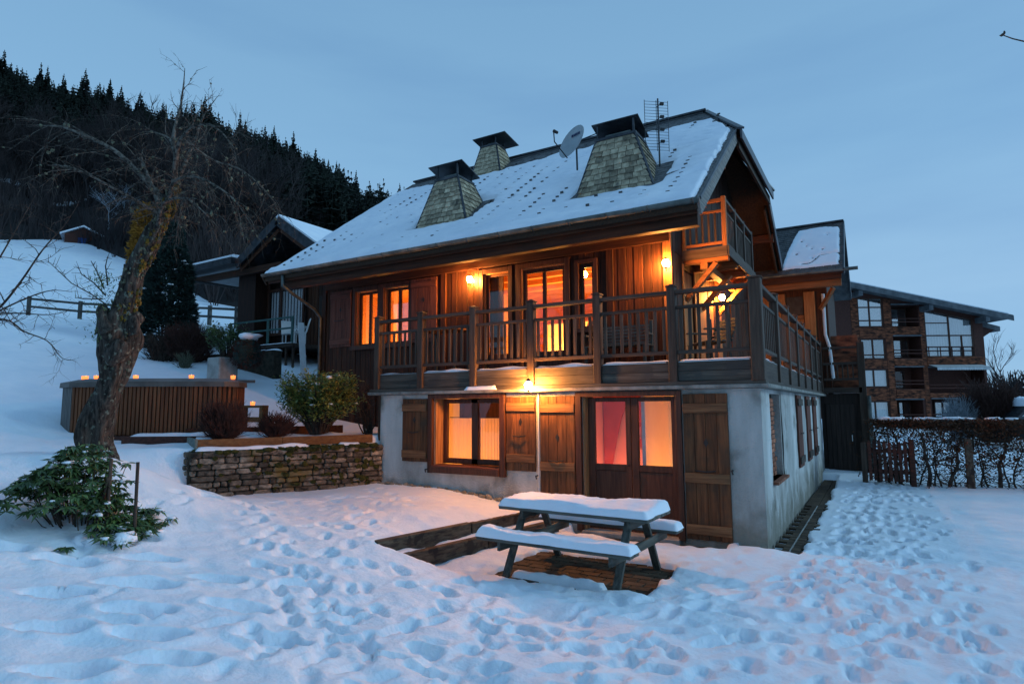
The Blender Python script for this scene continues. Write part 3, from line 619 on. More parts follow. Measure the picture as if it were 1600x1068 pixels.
for i in range(6):
    a, b = PX[i]+.065, PX[i+1]-.065
    B('top_rail', 'rail_x', rl, a, b, -.085, .03, 3.655, 3.715, .006); B('middle_rail', 'rail_x', rl, a, b, -.06, -.005, 3.425, 3.475, .004)
    B('bottom_rail', 'rail_x', rl, a, b, -.06, 0, 2.735, 2.79, .004); B('skirt_board', 'fascia', rl, a, b, -.045, .0, 2.325, 2.47, .003); B('skirt_board', 'fascia', rl, a, b, -.042, .0, 2.474, 2.63, .003)
    mound('rail_snow', rl, a+.01, b-.01, -.055, .17, 2.615, .055 if i != 0 else .03, i+1)
    nb2 = 8 if i else 7
    for k in range(nb2): link('baluster', balm, rl, (a+(b-a)*(k+.5)/nb2, -.032, 0))
for i, y in enumerate(PY[1:]): link('post', pm, rl, (.02, y, 0))
for i in range(7):
    a, b = PY[i]+.065, PY[i+1]-.065
    B('top_rail', 'rail_y', rl, -.04, .075, a, b, 3.655, 3.715, .006); B('middle_rail', 'rail_y', rl, -.01, .045, a, b, 3.425, 3.475, .004)
    B('bottom_rail', 'rail_y', rl, -.01, .05, a, b, 2.735, 2.79, .004); B('skirt_board', 'rail_y', rl, 0, .045, a, b, 2.325, 2.63, .003)
    mound('rail_snow', rl, -.17, .05, a+.01, b-.01, 2.615, .06, i+10, 'y')
    for k in range(8): link('baluster', balm, rl, (.022, a+(b-a)*(k+.5)/8, 0), math.pi/2)
B('corner_post', 'rail_v', ch, -7.33, -7.2, .08, .2, 1.3, 2.2)
mound('ledge_snow', led, -5.05, -4.35, -.13, -.05, 2.262, .09, 33)

# boards on the upper walls
def boards(parent, m, ax, a0, a1, p0, p1, z0f, z1f, holes, w=.17, nm='board'):
    a = a0; k = 0
    while a < a1-.02:
        b = min(a+w*rc.uniform(.85, 1.15), a1)
        if a1-b < .05: b = a1
        pr = rc.uniform(0, .012); hs = sorted([(h[2], h[3]) for h in holes if h[0] < b-.01 and h[1] > a+.01]); z = z0f((a+b)/2); zt = z1f((a+b)/2)
        # split at openings only where the board is mostly covered
        hs = sorted([(h[2], h[3]) for h in holes if min(h[1], b)-max(h[0], a) > (b-a)*.35])
        for q0, q1 in hs+[(zt, zt)]:
            if q0 > z+.05:
                aa, bb = a, b
                for h in holes:
                    if h[2] < q0 and h[3] > z:      # trim a neighbour that bites in a little
                        if h[0] < bb and h[0] > aa: bb = max(aa+.03, h[0])
                        elif h[1] > aa and h[1] < bb: aa = min(bb-.03, h[1])
                if ax == 'x': B(nm, m, parent, aa+.003, bb-.003, p0-pr, p1, z, min(q0, zt), .004)
                else: B(nm, m, parent, p0, p1+pr, aa+.003, bb-.003, z, min(q0, zt), .004)
            z = max(z, q1)
        a = b; k += 1
UH = [(-9.80, -9.05, 3.5, 4.88), (-8.85, -8.06, 3.5, 4.88), (-5.93, -5.28, 2.67, 4.88), (-4.98, -3.93, 2.67, 4.88), (-3.62, -3.29, 3.5, 4.82)]
uw = solid_wall('timber_wall', 'wall_v', ch, 'x', -10.95, GWX, HW, HW+.12, .9, 6.2, UH)
boards(uw, 'wall_v', 'x', -10.95, GWX, HW-.03, HW-.002, lambda a: 1.1 if a < -7.3 else 2.6, lambda a: 6.15, UH)
# gable wall towards the side path
GH = [(2.55, 3.35, 2.62, 4.65), (6.0, 7.0, 3.4, 4.6)]
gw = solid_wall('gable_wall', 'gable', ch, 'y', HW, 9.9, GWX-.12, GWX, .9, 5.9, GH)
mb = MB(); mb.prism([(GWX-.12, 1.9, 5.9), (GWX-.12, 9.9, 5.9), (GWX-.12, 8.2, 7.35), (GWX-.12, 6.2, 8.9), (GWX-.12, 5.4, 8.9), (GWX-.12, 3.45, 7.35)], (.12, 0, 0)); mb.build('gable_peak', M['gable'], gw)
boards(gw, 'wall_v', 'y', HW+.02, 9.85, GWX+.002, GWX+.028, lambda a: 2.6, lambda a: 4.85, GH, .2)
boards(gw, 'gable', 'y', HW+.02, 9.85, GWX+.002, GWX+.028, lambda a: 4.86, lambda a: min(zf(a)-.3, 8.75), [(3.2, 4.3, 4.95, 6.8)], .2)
B('balcony_door', 'darkdoor', gw, GWX-.03, GWX+.01, 3.2, 4.3, 4.95, 6.8)
B('left_wall', 'wall_v', ch, -11.07, -10.952, HW, 9.9, .9, 6.2, 0)
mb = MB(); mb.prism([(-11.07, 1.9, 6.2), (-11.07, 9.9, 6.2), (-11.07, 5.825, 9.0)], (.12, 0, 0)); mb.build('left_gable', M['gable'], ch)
B('rear_wall', 'wall_v', ch, -11.07, GWX, 9.78, 9.9, .9, 6.2, 0)
for x in (-10.93, -7.02, -6.1, -2.95): B('wall_post', 'wall_v', uw, x-.07, x+.07, HW-.075, HW-.033, 1.1 if x < -7.3 else 2.6, 5.6)
B('corner_post', 'lamplit_pine_v', ch, GWX-.13, GWX+.03, HW-.09, HW-.032, 2.6, 5.4)
B('wall_plate', 'wall_x', uw, -10.9, GWX, HW-.10, HW-.034, 5.02, 5.2)

# window builder: casing, frame, panes; opening h on a wall facing -y
def window(parent, h, yw, cas=.09, depth=.14, bars=(0.5,), hbar=(), m='frame', rev='reveal', proud=.045, name='window', fw=.055, glass='glass', bottom=True):
    x0, x1, z0, z1 = h; w = bpy.data.objects.new(name, None); COL.objects.link(w); w.parent = parent
    B('casing', m, w, x0-cas, x0, yw-proud, yw-.001, z0-(cas if bottom else 0), z1+cas); B('casing', m, w, x1, x1+cas, yw-proud, yw-.001, z0-(cas if bottom else 0), z1+cas)
    B('casing', m, w, x0, x1, yw-proud, yw-.001, z1, z1+cas)
    if bottom: B('sill', m, w, x0-cas*1.1, x1+cas*1.1, yw-proud-.06, yw+depth, z0-cas*1.1, z0-.002)
    B('reveal', rev, w, x0, x0+.02, yw, yw+depth, z0, z1, 0); B('reveal', rev, w, x1-.02, x1, yw, yw+depth, z0, z1, 0); B('reveal', rev, w, x0+.02, x1-.02, yw, yw+depth, z1-.02, z1, 0)
    y = yw+depth; a, b = x0+.02, x1-.02; t = z1-.02; bt = z0
    B('frame', m, w, a, a+fw, y-.05, y, bt, t); B('frame', m, w, b-fw, b, y-.05, y, bt, t); B('frame', m, w, a+fw, b-fw, y-.05, y, t-fw, t); B('frame', m, w, a+fw, b-fw, y-.05, y, bt, bt+fw)
    ed = [a+fw]
    for q in bars: xx = a+(b-a)*q; B('mullion', m, w, xx-.04, xx+.04, y-.055, y, bt+fw, t-fw); ed += [xx-.04, xx+.04]
    ed.append(b-fw)
    for i in range(0, len(ed), 2):
        B('pane', glass, w, ed[i], ed[i+1], y-.03, y-.024, bt+fw, t-fw, 0)
        for q in hbar: zz = bt+(t-bt)*q; B('glazing_bar', m, w, ed[i], ed[i+1], y-.045, y-.01, zz-.014, zz+.014, .002)
    return w
w1 = window(ch, UH[0], HW-.03, .1, .16); w2 = window(ch, UH[1], HW-.03, .1, .16)
w3 = window(ch, UH[2], HW-.03, .1, .12, bars=(), bottom=False, name='terrace_door'); w4 = window(ch, UH[3], HW-.03, .11, .12, bars=(.5,), bottom=False, name='terrace_door', fw=.08)
w5 = window(ch, UH[4], HW-.03, .08, .1, bars=(), rev='frame')
for w_, hx in ((w3, (-5.85, -5.36)), (w4, (-4.88, -4.03))): B('lower_panel', 'frame', w_, hx[0], hx[1], HW+.04, HW+.085, 2.68, 3.1)
def pleat(parent, name, a, b, y, z0, z1, m='curtain_w', n=44, amp=.012):
    mb = MB()
    for i in range(n+1): x = a+(b-a)*i/n; yy = y+amp*math.sin(i*1.15)+amp*.6*math.sin(i*.37); mb.v += [(x, yy, z0), (x, yy*1.0+.002, z1)]
    for i in range(n): mb.f.append((2*i, 2*i+2, 2*i+3, 2*i+1))
    mb.build(name, M[m], parent, smooth=True)
# ground floor window set deep in the wall
gwn = bpy.data.objects.new('window', None); COL.objects.link(gwn); gwn.parent = ch
for a in ((-5.93, -5.83), (-4.33, -4.22)): B('casing', 'frame', gwn, a[0], a[1], -.07, .018, .74, 2.2)
B('casing', 'frame', gwn, -5.83, -4.33, -.07, .018, 2.12, 2.2); B('sill', 'frame', gwn, -5.83, -4.33, -.10, .3, .75, .86); B('sill_board', 'shut_redx', gwn, -5.82, -4.34, -.09, .3, .862, .885)
B('reveal', 'reveal', gwn, -5.83, -5.79, .02, .36, .89, 2.12); B('reveal', 'reveal', gwn, -4.37, -4.33, .02, .36, .89, 2.12)
for a, b in ((-5.79, -5.70), (-5.13, -4.99), (-4.44, -4.37)): B('frame', 'frame', gwn, a, b, .24, .31, .90, 2.11)
B('frame', 'frame', gwn, -5.7, -4.44, .24, .31, .90, 1.0); B('frame', 'frame', gwn, -5.7, -4.44, .24, .31, 2.03, 2.11)
for a, b in ((-5.7, -5.13), (-4.99, -4.44)):
    B('pane', 'glass', gwn, a, b, .27, .276, 1.0, 2.03, 0); pleat(gwn, 'half_curtain', a, b, .335, .98, 1.75); B('curtain_rod', 'iron', gwn, a, b, .325, .345, 1.755, 1.77, 0)
# ground floor glazed double door
gd = bpy.data.objects.new('glazed_door', None); COL.objects.link(gd); gd.parent = ch
for a in ((-2.86, -2.76), (-1.2, -1.12)): B('casing', 'frame', gd, a[0], a[1], -.06, .018, -.02, 2.19)
B('casing', 'frame', gd, -2.76, -1.2, -.06, .018, 2.11, 2.19); B('threshold', 'concrete', gd, -2.76, -1.2, -.1, .3, -.08, -.01)
B('reveal', 'reveal', gd, -2.76, -2.72, .02, .36, -.02, 2.12); B('reveal', 'frame', gd, -1.24, -1.2, .02, .36, -.02, 2.12)
for k, (a, b, p0, p1) in enumerate(((-2.72, -1.985, -2.6, -2.07), (-1.975, -1.24, -1.86, -1.33))):
    lf = bpy.data.objects.new('door_leaf', None); COL.objects.link(lf); lf.parent = gd
    B('stile', 'frame', lf, a, p0, .14, .2, 0, 2.1); B('stile', 'frame', lf, p1, b, .14, .2, 0, 2.1); B('door_rail', 'frame', lf, p0, p1, .14, .2, 2.03, 2.1); B('door_rail', 'frame', lf, p0, p1, .14, .2, .93, 1.03)
    B('door_rail', 'frame', lf, p0, p1, .14, .2, 0, .14); B('lower_panel', 'frame', lf, p0, p1, .155, .185, .14, .93); B('pane', 'glass', lf, p0, p1, .165, .171, 1.03, 2.03, 0)
    if k == 0: MB().tube([(-2.02, .13, 1.02), (-2.02, .09, 1.02), (-2.12, .085, 1.02)], .011, 6).build('handle', M['iron'], lf)

# shutters: vertical boards + battens, black diamond for the shade of a hole, latch
def shutter(parent, x0, x1, z0, z1, y, m, mx, nb3=4, bat=(.1, .72), rot=None, diamond=True, dx=0, axis='x', name='shutter'):
    s = bpy.data.objects.new(name, None); COL.objects.link(s); s.parent = parent; w = (x1-x0)/nb3
    zd = z0+(z1-z0)*.66
    def bx(nm, mm, a, b, d0, d1, q0, q1, c=.004):
        if axis == 'x': return B(nm, mm, s, a, b, y-d1, y-d0, q0, q1, c)
        return B(nm, mm, s, y+d0, y+d1, a, b, q0, q1, c)
    for i in range(nb3): bx('board', m, x0+i*w+.002, x0+(i+1)*w-.002, .0, .028+rc.uniform(0, .003), z0+rc.uniform(-.004, .004), z1+rc.uniform(-.004, .004))
    for q in bat: zz = z0+(z1-z0)*q; bx('batten', mx, x0+.005, x1-.005, .031, .055, zz-.07, zz+.07)
    if diamond:
        xm = (x0+x1)/2+dx
        mb = MB()
        if axis == 'x': mb.prism([(xm-.035, y-.033, zd), (xm, y-.033, zd-.07), (xm+.035, y-.033, zd), (xm, y-.033, zd+.07)], (0, -.002, 0))
        else: mb.prism([(y+.033, xm-.035, zd), (y+.033, xm, zd-.07), (y+.033, xm+.035, zd), (y+.033, xm, zd+.07)], (.002, 0, 0))
        mb.build('diamond_shade_inlay', M['iron'], s)  # flat black diamond stands in for the shade inside a hole
    mb = MB(); zl = z0+(z1-z0)*.47
    if axis == 'x': mb.tube([(x0+.25*(x1-x0), y-.06, zl), ((x0+x1)/2, y-.075, zl-.012), (x0+.7*(x1-x0), y-.06, zl+.006)], .011, 5)
    else: mb.tube([(y+.06, x0+.25*(x1-x0), zl), (y+.075, (x0+x1)/2, zl-.01), (y+.06, x0+.7*(x1-x0), zl)], .011, 5)
    mb.build('latch', M['iron'], s); return s
shutter(ch, -6.58, -5.97, .93, 2.12, -.005, 'shut_v', 'shut_x', 4, (.12, .86)); shutter(ch, -4.2, -3.62, .86, 2.13, -.005, 'shut_v', 'shut_x', 4, (.17, .86))
shutter(ch, -3.53, -2.88, .12, 2.13, -.005, 'shut_v', 'shut_x', 4, (.1, .42, .9)); shutter(ch, -1.1, -.45, .02, 2.13, -.005, 'shut_v', 'shut_x', 4, (.07, .42, .9))
shutter(ch, -10.68, -9.94, 3.5, 4.95, HW-.05, 'shut_red', 'shut_redx', 4, (.1, .9)); shutter(ch, -7.97, -7.2, 3.47, 4.98, HW-.05, 'shut_red', 'shut_redx', 4, (.1, .9))
for i, (a, b) in enumerate(((4.2, 4.95), (5.98, 6.75), (7.6, 8.3))): shutter(ch, a, b, .72, 2.16, .005, 'shut_red', 'rail_y', 4, (.1, .9), axis='y', diamond=False)
for x, z in ((-3.59, .8), (-5.96, .8), (-.42, 1.03)): MB().tube([(x, .0, z), (x, -.09, z), (x+.02, -.1, z-.05)], .012, 6).build('shutter_stay', M['iron'], ch)
MB().tube([(-3.56, -.03, 2.2), (-3.56, -.03, .42)], .011, 6).build('cable', M['white_plastic'], ch)

# rooms behind the windows
def room(x0, x1, y0, y1, z0, z1, m, ceil='in_wood', name='room'):
    r_ = bpy.data.objects.new(name, None); COL.objects.link(r_); r_.parent = ch; m = M[m]; t = .04
    B('back_wall', m, r_, x0, x1, y1, y1+t, z0, z1, 0); B('side_wall', m, r_, x0-t, x0, y0, y1, z0, z1, 0); B('side_wall', m, r_, x1, x1+t, y0, y1, z0, z1, 0)
    B('floor', 'in_wood', r_, x0, x1, y0, y1, z0-t, z0, 0); B('ceiling', ceil, r_, x0, x1, y0, y1, z1, z1+t, 0); return r_
LAMPC = (1, .40, .09)
def plight(x, y, z, e, c=LAMPC, r=.12):
    l = bpy.data.lights.new('lamp', 'POINT'); l.energy = e; l.color = c; l.shadow_soft_size = r; o = bpy.data.objects.new('room_lamp_light', l); COL.objects.link(o); o.location = (x, y, z)
r1 = room(-7.1, -2.2, HW+.14, 5.6, 2.62, 5.15, 'in_wood', name='living_room')
for y in (2.6, 3.3, 4.0, 4.7): B('ceiling_beam', 'in_wood', r1, -7.1, -2.2, y-.07, y+.07, 4.98, 5.148)
B('partition', 'in_wall', r1, -6.0, -3.6, 4.9, 5.0, 2.62, 4.1, 0); MB().beam((-4.6, 3.6, 2.7), (-4.1, 3.6, 3.9), .12, .12).build('timber_brace', M['in_wood'], r1); MB().beam((-3.7, 3.6, 2.7), (-4.1, 3.6, 3.9), .12, .12).build('timber_brace', M['in_wood'], r1)
B('door_curtain', 'frame', r1, -5.9, -5.55, HW+.16, HW+.2, 2.65, 4.85, 0)
r2 = room(-10.85, -7.2, HW+.14, 4.8, 2.62, 5.1, 'in_wood', name='bedroom')
for x, w in ((-9.74, .16), (-9.32, .26), (-8.80, .14), (-8.28, .2)): pleat(r2, 'curtain', x, x+w, HW+.24, 3.4, 4.9, n=16, amp=.02)
plight(-5.2, 4.0, 2.95, 260, (1, .43, .08)); plight(-3.0, 3.9, 2.95, 150, (1, .43, .08)); plight(-9.0, 3.6, 2.95, 260, (1, .43, .08))
r3 = room(-6.6, -3.4, .39, 2.6, .45, 2.19, 'in_wall', name='downstairs_room'); plight(-5.3, 1.5, .72, 66, (1, .42, .07)); B('shelf', 'in_wood', r3, -6.4, -5.7, 2.3, 2.58, 1.82, 1.88, 0); B('wardrobe', 'frame', r3, -6.58, -5.9, 2.0, 2.58, .45, 2.15, 0)
r4 = room(-3.1, -.42, .39, 1.75, 0, 2.19, 'in_pink', 'in_white', name='playroom'); plight(-2.45, 1.0, .45, 17, (1, .40, .2)); plight(-1.0, 1.0, .4, 24, (1, .45, .08)); B('shelf', 'in_wood', r4, -2.5, -1.92, 1.55, 1.69, 1.18, 1.21, 0); B('book_box', 'in_red', r4, -2.4, -2.25, 1.56, 1.68, 1.212, 1.36, 0); B('book_box', 'in_white', r4, -2.2, -2.02, 1.56, 1.68, 1.212, 1.3, 0); B('picture_frame', 'frame', r4, -1.35, -1.0, 1.675, 1.695, 1.35, 1.72, 0)
B('partition', 'in_white', r4, -1.90, -1.84, .42, 1.75, 0, 2.18, 0); B('orange_wall', 'in_orange', r4, -1.62, -.42, 1.70, 1.745, 0, 2.18, 0); B('lilac_strip', 'in_white', r4, -1.84, -1.625, 1.70, 1.745, 0, 2.18, 0)
mb = MB(); mb.prism([(-2.95, 1.70, .7), (-2.82, 1.70, 1.35), (-2.72, 1.70, 1.72), (-2.62, 1.70, 2.0), (-2.55, 1.70, 1.62), (-2.40, 1.70, 1.55), (-2.28, 1.70, 1.66), (-2.22, 1.70, 2.18), (-3.08, 1.70, 2.18), (-3.08, 1.70, .6)], (0, -.03, 0)); mb.build('red_hanging', M['in_red'], r4)

# ------------------------------------------------------------------ roof
rf_o = bpy.data.objects.new('roof', None); COL.objects.link(rf_o); rf_o.parent = ch
def slab(pts, dz0, dz1): return MB().prism([(p[0], p[1], p[2]+dz0) for p in pts], (0, 0, dz1-dz0))
fr = [(XL, YE, ZE), (XV, YE, ZE), (XV, YH, zf(YH)), (XR, YR, zf(YR)), (XL, YR, zf(YR))]
re_ = [(XL, 2*YR-YE, ZE), (XL, YR, zf(YR)), (XR, YR, zf(YR)), (XV, 2*YR-YH, zf(YH)), (XV, 2*YR-YE, ZE)]
hp = [(XR, YR, zf(YR)), (XH, YH, zf(YH)), (XH, 2*YR-YH, zf(YH))]
for q in (fr, re_): slab(q, -.17, -.045).build('roof_boarding', M['wall_y'], rf_o)
slab(hp, -.13, -.03).build('roof_boarding', M['wall_y'], rf_o)
slab(re_, -.04, 0).build('slate_sheet', M['slate_side'], rf_o); slab(hp, -.025, .01).build('slate_sheet', M['slate_side'], rf_o); slab(fr, -.04, -.006).build('slate_sheet', M['slate_side'], rf_o)
mb = MB(); y = YE; r = 0      # slates on the front slope
ang = math.atan(SL)
while y < YR-.05:
    x = XL+(.1 if r % 2 else 0); xe = XV if y < YH else XV+(XR-XV)*(y-YH)/(YR-YH)
    while x < xe-.06:
        j = rc.uniform(-.004, .004); b = min(x+.2, xe); z = zf(y)
        mb.add([(x+.004, y-.02, z+.012+j-.0146), (b-.004, y-.02, z+.012+j-.0146), (b-.004, y+.15, zf(y+.15)+.002), (x+.004, y+.15, zf(y+.15)+.002), (x+.004, y-.02, z-.02), (b-.004, y-.02, z-.02)], [(0, 1, 2, 3), (4, 5, 1, 0)]); x += .2
    y += .125; r += 1
mb.build('roof_slates', M['slate'], rf_o, kind='stuff')
for i in range(2):   # slates on the hip
    pass
MB().beam((XL, YR, zf(YR)+.035), (XR+.02, YR, zf(YR)+.035), .22, .045).build('ridge_cap', M['metal'], rf_o)
MB().beam((XR, YR, zf(YR)+.03), (XH, YH, zf(YH)+.02), .14, .04).build('hip_cap', M['metal'], rf_o); MB().beam((XR, YR, zf(YR)+.03), (XH, 2*YR-YH, zf(YH)+.02), .14, .04).build('hip_cap', M['metal'], rf_o)
# verge boards and eaves
def vb(y0, y1, x, w, h, m, off=-.14, nm='verge_board'): MB().beam((x, y0, zf(y0)+off), (x, y1, zf(y1)+off), w, h, up=(0, 0, 1)).build(nm, M[m], rf_o)
vb(YE+.02, YH+.02, XV+.02, .045, .26, 'grey_verge'); vb(2*YR-YH, 2*YR-YE, XV+.02, .045, .26, 'metal'); vb(YE, YH, XL-.02, .045, .24, 'wall_y'); vb(YH, YR, XL-.021, .045, .24, 'wall_y'); vb(YR, 2*YR-YE, XL-.02, .045, .24, 'wall_y')
vb(YE+.02, YH, XV+.045, .03, .05, 'metal', .0, 'verge_flashing')
MB().beam((XH, YH, zf(YH)-.1), (XH, 2*YR-YH, zf(YH)-.1), .04, .2).build('hip_fascia', M['metal'], rf_o); MB().beam((XH-.1, YH+.15, zf(YH)-.22), (XH-.1, 2*YR-YH, zf(YH)-.22), .05, .22).build('hip_fascia', M['wall_y'], rf_o)
vb(YE+.6, YH-.1, XV-.1, .05, .22, 'wall_y', -.3, 'inner_barge_board'); vb(2*YR-YH+.1, 2*YR-YH+2.5, XV-.1, .05, .22, 'wall_y', -.3, 'inner_barge_board')
for y in (.9, 2.6, 9.0): B('purlin', 'wall_x', rf_o, -2.2, XV-.02, y-.08, y+.08, zf(y)-.42, zf(y)-.2)
B('eave_beam', 'wall_x', rf_o, XL+.5, XV-.05, YE+.2, YE+.36, 4.83, 5.06); B('eave_fascia', 'wall_x', rf_o, XL+.05, XV-.03, YE+.06, YE+.1, 4.98, 5.12)
for k in range(22): x = XL+.3+k*.47; MB().beam((x, YE+.12, zf(YE+.12)-.24), (x, HW+.1, zf(HW+.1)-.24), .08, .12).build('rafter', M['wall_y'], rf_o)
gut = MB(); n = 8; prof = [(math.cos(math.pi+math.pi*k/n)*.075, math.sin(math.pi+math.pi*k/n)*.075) for k in range(n+1)]
gut.v += [(x, YE-.03+p[0], ZE-.0+p[1]) for x in (XL-.02, XV+.02) for p in prof]+[(x, YE-.03+p[0]*.85, ZE+p[1]*.85) for x in (XL-.02, XV+.02) for p in prof]
for k in range(n): gut.f += [(k, k+1, k+n+2, k+n+1), (2*n+2+k, 3*n+3+k, 3*n+4+k, 2*n+3+k)]
gut.f += [tuple(range(n+1)), tuple(range(n+1, 2*n+2))]
gu = gut.build('gutter', M['zinc'], rf_o, smooth=True)
for k in range(15): x = XL+.3+k*.72; MB().tube([(x, YE-.03+p[0]*1.08, ZE+p[1]*1.08) for p in prof], .012, 4).build('gutter_bracket', M['zinc'], gu)
MB().tube([(-10.55, YE-.03, 5.1), (-10.55, YE-.02, 4.85), (-10.5, YE+.2, 4.7), (-10.98, HW-.35, 4.5), (-11.0, HW-.12, 4.3), (-11.0, HW-.12, 1.8)], .04, 8).build('downpipe', M['zinc'], rf_o, smooth=True)

# chimneys
CH = []
def tiles(face, parent, pw, ph, as_parts, rnd, merged=None, mtl='shingle'):
    bl, br, tr, tl = [Vector(p) for p in face]; nrm = (br-bl).cross(tl-bl).normalized(); up = ((tl+tr)/2-(bl+br)/2); H = up.length; up = up/H; rows = int(H/ph)
    for r in range(rows):
        v0 = r/rows; v1 = min(1, (r+1.35)/rows); l0 = bl.lerp(tl, v0); r0 = br.lerp(tr, v0); l1 = bl.lerp(tl, v1); r1_ = br.lerp(tr, v1); Wd = (r0-l0).length; n = max(2, round(Wd/pw)); off = .5 if r % 2 else 0; cuts = [0]+[(k+off)/n for k in range(1, n+(0 if off == 0 else 1)) if 0 < (k+off)/n < .97]
        if off: cuts = [0]+[(k+.5)/n for k in range(n)]
        cuts = sorted(set(cuts))+[1.]
        for a, b in zip(cuts[:-1], cuts[1:]):
            if b-a < .02: continue
            g = .005/Wd; o0 = .030+rnd.uniform(-.004, .004); dn = up*rnd.uniform(-.012, .012)
            p = [l0.lerp(r0, a+g)+nrm*o0+dn, l0.lerp(r0, b-g)+nrm*o0+dn, l1.lerp(r1_, b-g)+nrm*.004, l1.lerp(r1_, a+g)+nrm*.004]; q = [x-nrm*.012 for x in p]
            vs, fs = p+q, [(0, 1, 2, 3), (7, 6, 5, 4), (4, 5, 1, 0), (5, 6, 2, 1), (6, 7, 3, 2), (7, 4, 0, 3)]
            if as_parts: MB().add(vs, fs).build('shingle', M[mtl], parent)
            else: merged.add(vs, fs)
def chimney(bx0, bx1, by0, by1, tx0, tx1, ty0, ty1, zt, parts, lidz, hx, hy0, hy1, dz):
    zb = zf(by0)-.05; zb2 = zb; b = [Vector((bx0, by0, zb)), Vector((bx1, by0, zb)), Vector((bx1, by1, zb)), Vector((bx0, by1, zb))]; t = [Vector((tx0, ty0, zt)), Vector((tx1, ty0, zt)), Vector((tx1, ty1, zt)), Vector((tx0, ty1, zt))]
    c = MB().add(b+t, [(3, 2, 1, 0), (4, 5, 6, 7)]+[(i, (i+1) % 4, 4+(i+1) % 4, 4+i) for i in range(4)]).build('chimney', M['slate_side'], ch)
    mg = MB(); tiles((b[0], b[1], t[1], t[0]), c, .165, .12, parts, rc, mg); tiles((b[1], b[2], t[2], t[1]), c, .165, .12, parts, rc, mg); tiles((b[2], b[3], t[3], t[2]), c, .165, .12, False, rc, mg); tiles((b[3], b[0], t[0], t[3]), c, .165, .12, False, rc, mg)
    mg.build('hidden_shingles' if parts else 'shingles', M['shingle'], c, kind='stuff')
    for i in range(4): MB().beam(b[i], t[i], .05, .05).build('corner_flashing', M['metal'], c)
    B('crown', 'metal', c, tx0-.03, tx1+.03, ty0-.03, ty1+.03, zt-.005, zt+.05)
    B('flue', 'zinc', c, tx0+.14, tx1-.14, ty0+.14, ty1-.14, zt+.05, zt+.16)
    for x in (tx0+.03, tx1-.03):
        B('lid_support', 'metal', c, x-.018, x+.018, ty0+.01, ty0+.04, zt+.05, lidz-.02, 0); B('lid_support', 'metal', c, x-.018, x+.018, ty1-.04, ty1-.01, zt+.05, lidz-dz*.8, 0)
    MB().prism([(hx[0], hy0, lidz), (hx[1], hy0, lidz), (hx[1], hy1, lidz-dz), (hx[0], hy1, lidz-dz)], (0, 0, .02)).build('lid', M['metal'], c)
    CH.append((bx0, bx1, by0, by1, zb, zt)); return c
chimney(-7.46, -6.04, 1.34, 2.75, -7.08, -6.45, 1.6, 2.2, 7.14, True, 7.5, (-7.28, -6.32), 1.57, 2.3, .2)
c3 = chimney(-3.43, -1.86, 1.34, 2.75, -3.08, -2.28, 1.6, 2.2, 7.16, True, 7.5, (-3.16, -2.2), 1.57, 2.22, .2)
chimney(-8.32, -7.3, 4.78, 5.95, -8.12, -7.6, 5.05, 5.5, 9.48, False, 9.74, (-8.36, -7.25), 4.95, 5.75, .12)
# snow on the front slope
nx2, ny2 = 320, 200; XA = np.linspace(XL-.03, XV+.03, nx2); YA = np.linspace(YE-.11, YR-.12, ny2); SX, SY = np.meshgrid(XA, YA, indexing='ij')
T = .085+.05*vnoise(SX, SY, .9, 41)*2+.03*vnoise(SX, SY, 2.6, 42)+.012*vnoise(SX, SY, 9, 48)
top = 4.88+.4*vnoise(SX, SX*0, 1.5, 43); T -= .22*sstep(-.04, .06, SY-top)
xe = np.where(SY < YH, XV, XV+(XR-XV)*(SY-YH)/(YR-YH))-.05
T -= .14*(1-sstep(0, .05, xe-SX+.06*vnoise(SX, SY, 5, 44))); T -= .14*(1-sstep(0, .05, SX-XL)); T += (.035+.06*vnoise(SX, SX*0, 2.2, 49))*np.exp(-((SY-YE-.1)/.12)**2); T -= .15*(1-sstep(0, .055, SY-YE+.07+.12*vnoise(SX, SX*0, 2.4, 45)))
for (a, b, c, d, zb, zt) in CH:
    # footprint of the stack on the slope
    dx = np.maximum(np.maximum(a-.02-SX, SX-b-.06), 0); dy = np.maximum(np.maximum(c-.05-SY, SY-(c+.95)), 0); dd = np.hypot(dx, dy); T -= .16*(1-sstep(.0, .10, dd-.03+.08*vnoise(SX, SY, 4, 46)))
for (x, y, rx, ry, dp) in [(-5.75, 2.05, .35, .06, .14), (-5.6, 1.85, .15, .05, .13), (-1.55, 1.65, .3, .07, .15), (-1.3, 2.25, .35, .06, .13), (-1.25, 2.5, .4, .05, .1), (-1.05, 1.3, .2, .05, .12), (-5.3, 2.2, .25, .04, .1), (-1.6, 3.1, .3, .04, .09), (-5.9, 2.75, .3, .06, .13), (-1.35, 1.95, .5, .05, .12), (-3.9, 3.3, .25, .03, .08), (-9.6, .75, .4, .03, .09), (-7.6, .62, .5, .03, .09), (-2.6, .8, .4, .035, .08), (-1.9, 2.85, .3, .05, .12)]:
    T -= 1.5*dp*np.exp(-(((SX-x)/rx)**2+((SY-y-.15*(SX-x)+.12*vnoise(SX, SY, 4, 47))/ry)**2)**2)
gmb = MB(); k = 0; hooks = []
xg = XL+.35
while xg < XV-.2:
    y = .55+(.12 if k % 2 else 0)
    while y < 5.3:
        if not any(a-.12 < xg < b+.12 and c-.1 < y < c+1.1 for a, b, c, d, _, _ in CH):
            hooks.append((xg+rc.uniform(-.02, .02), y+rc.uniform(-.02, .02)))
        y += .205
    xg += .50; k += 1
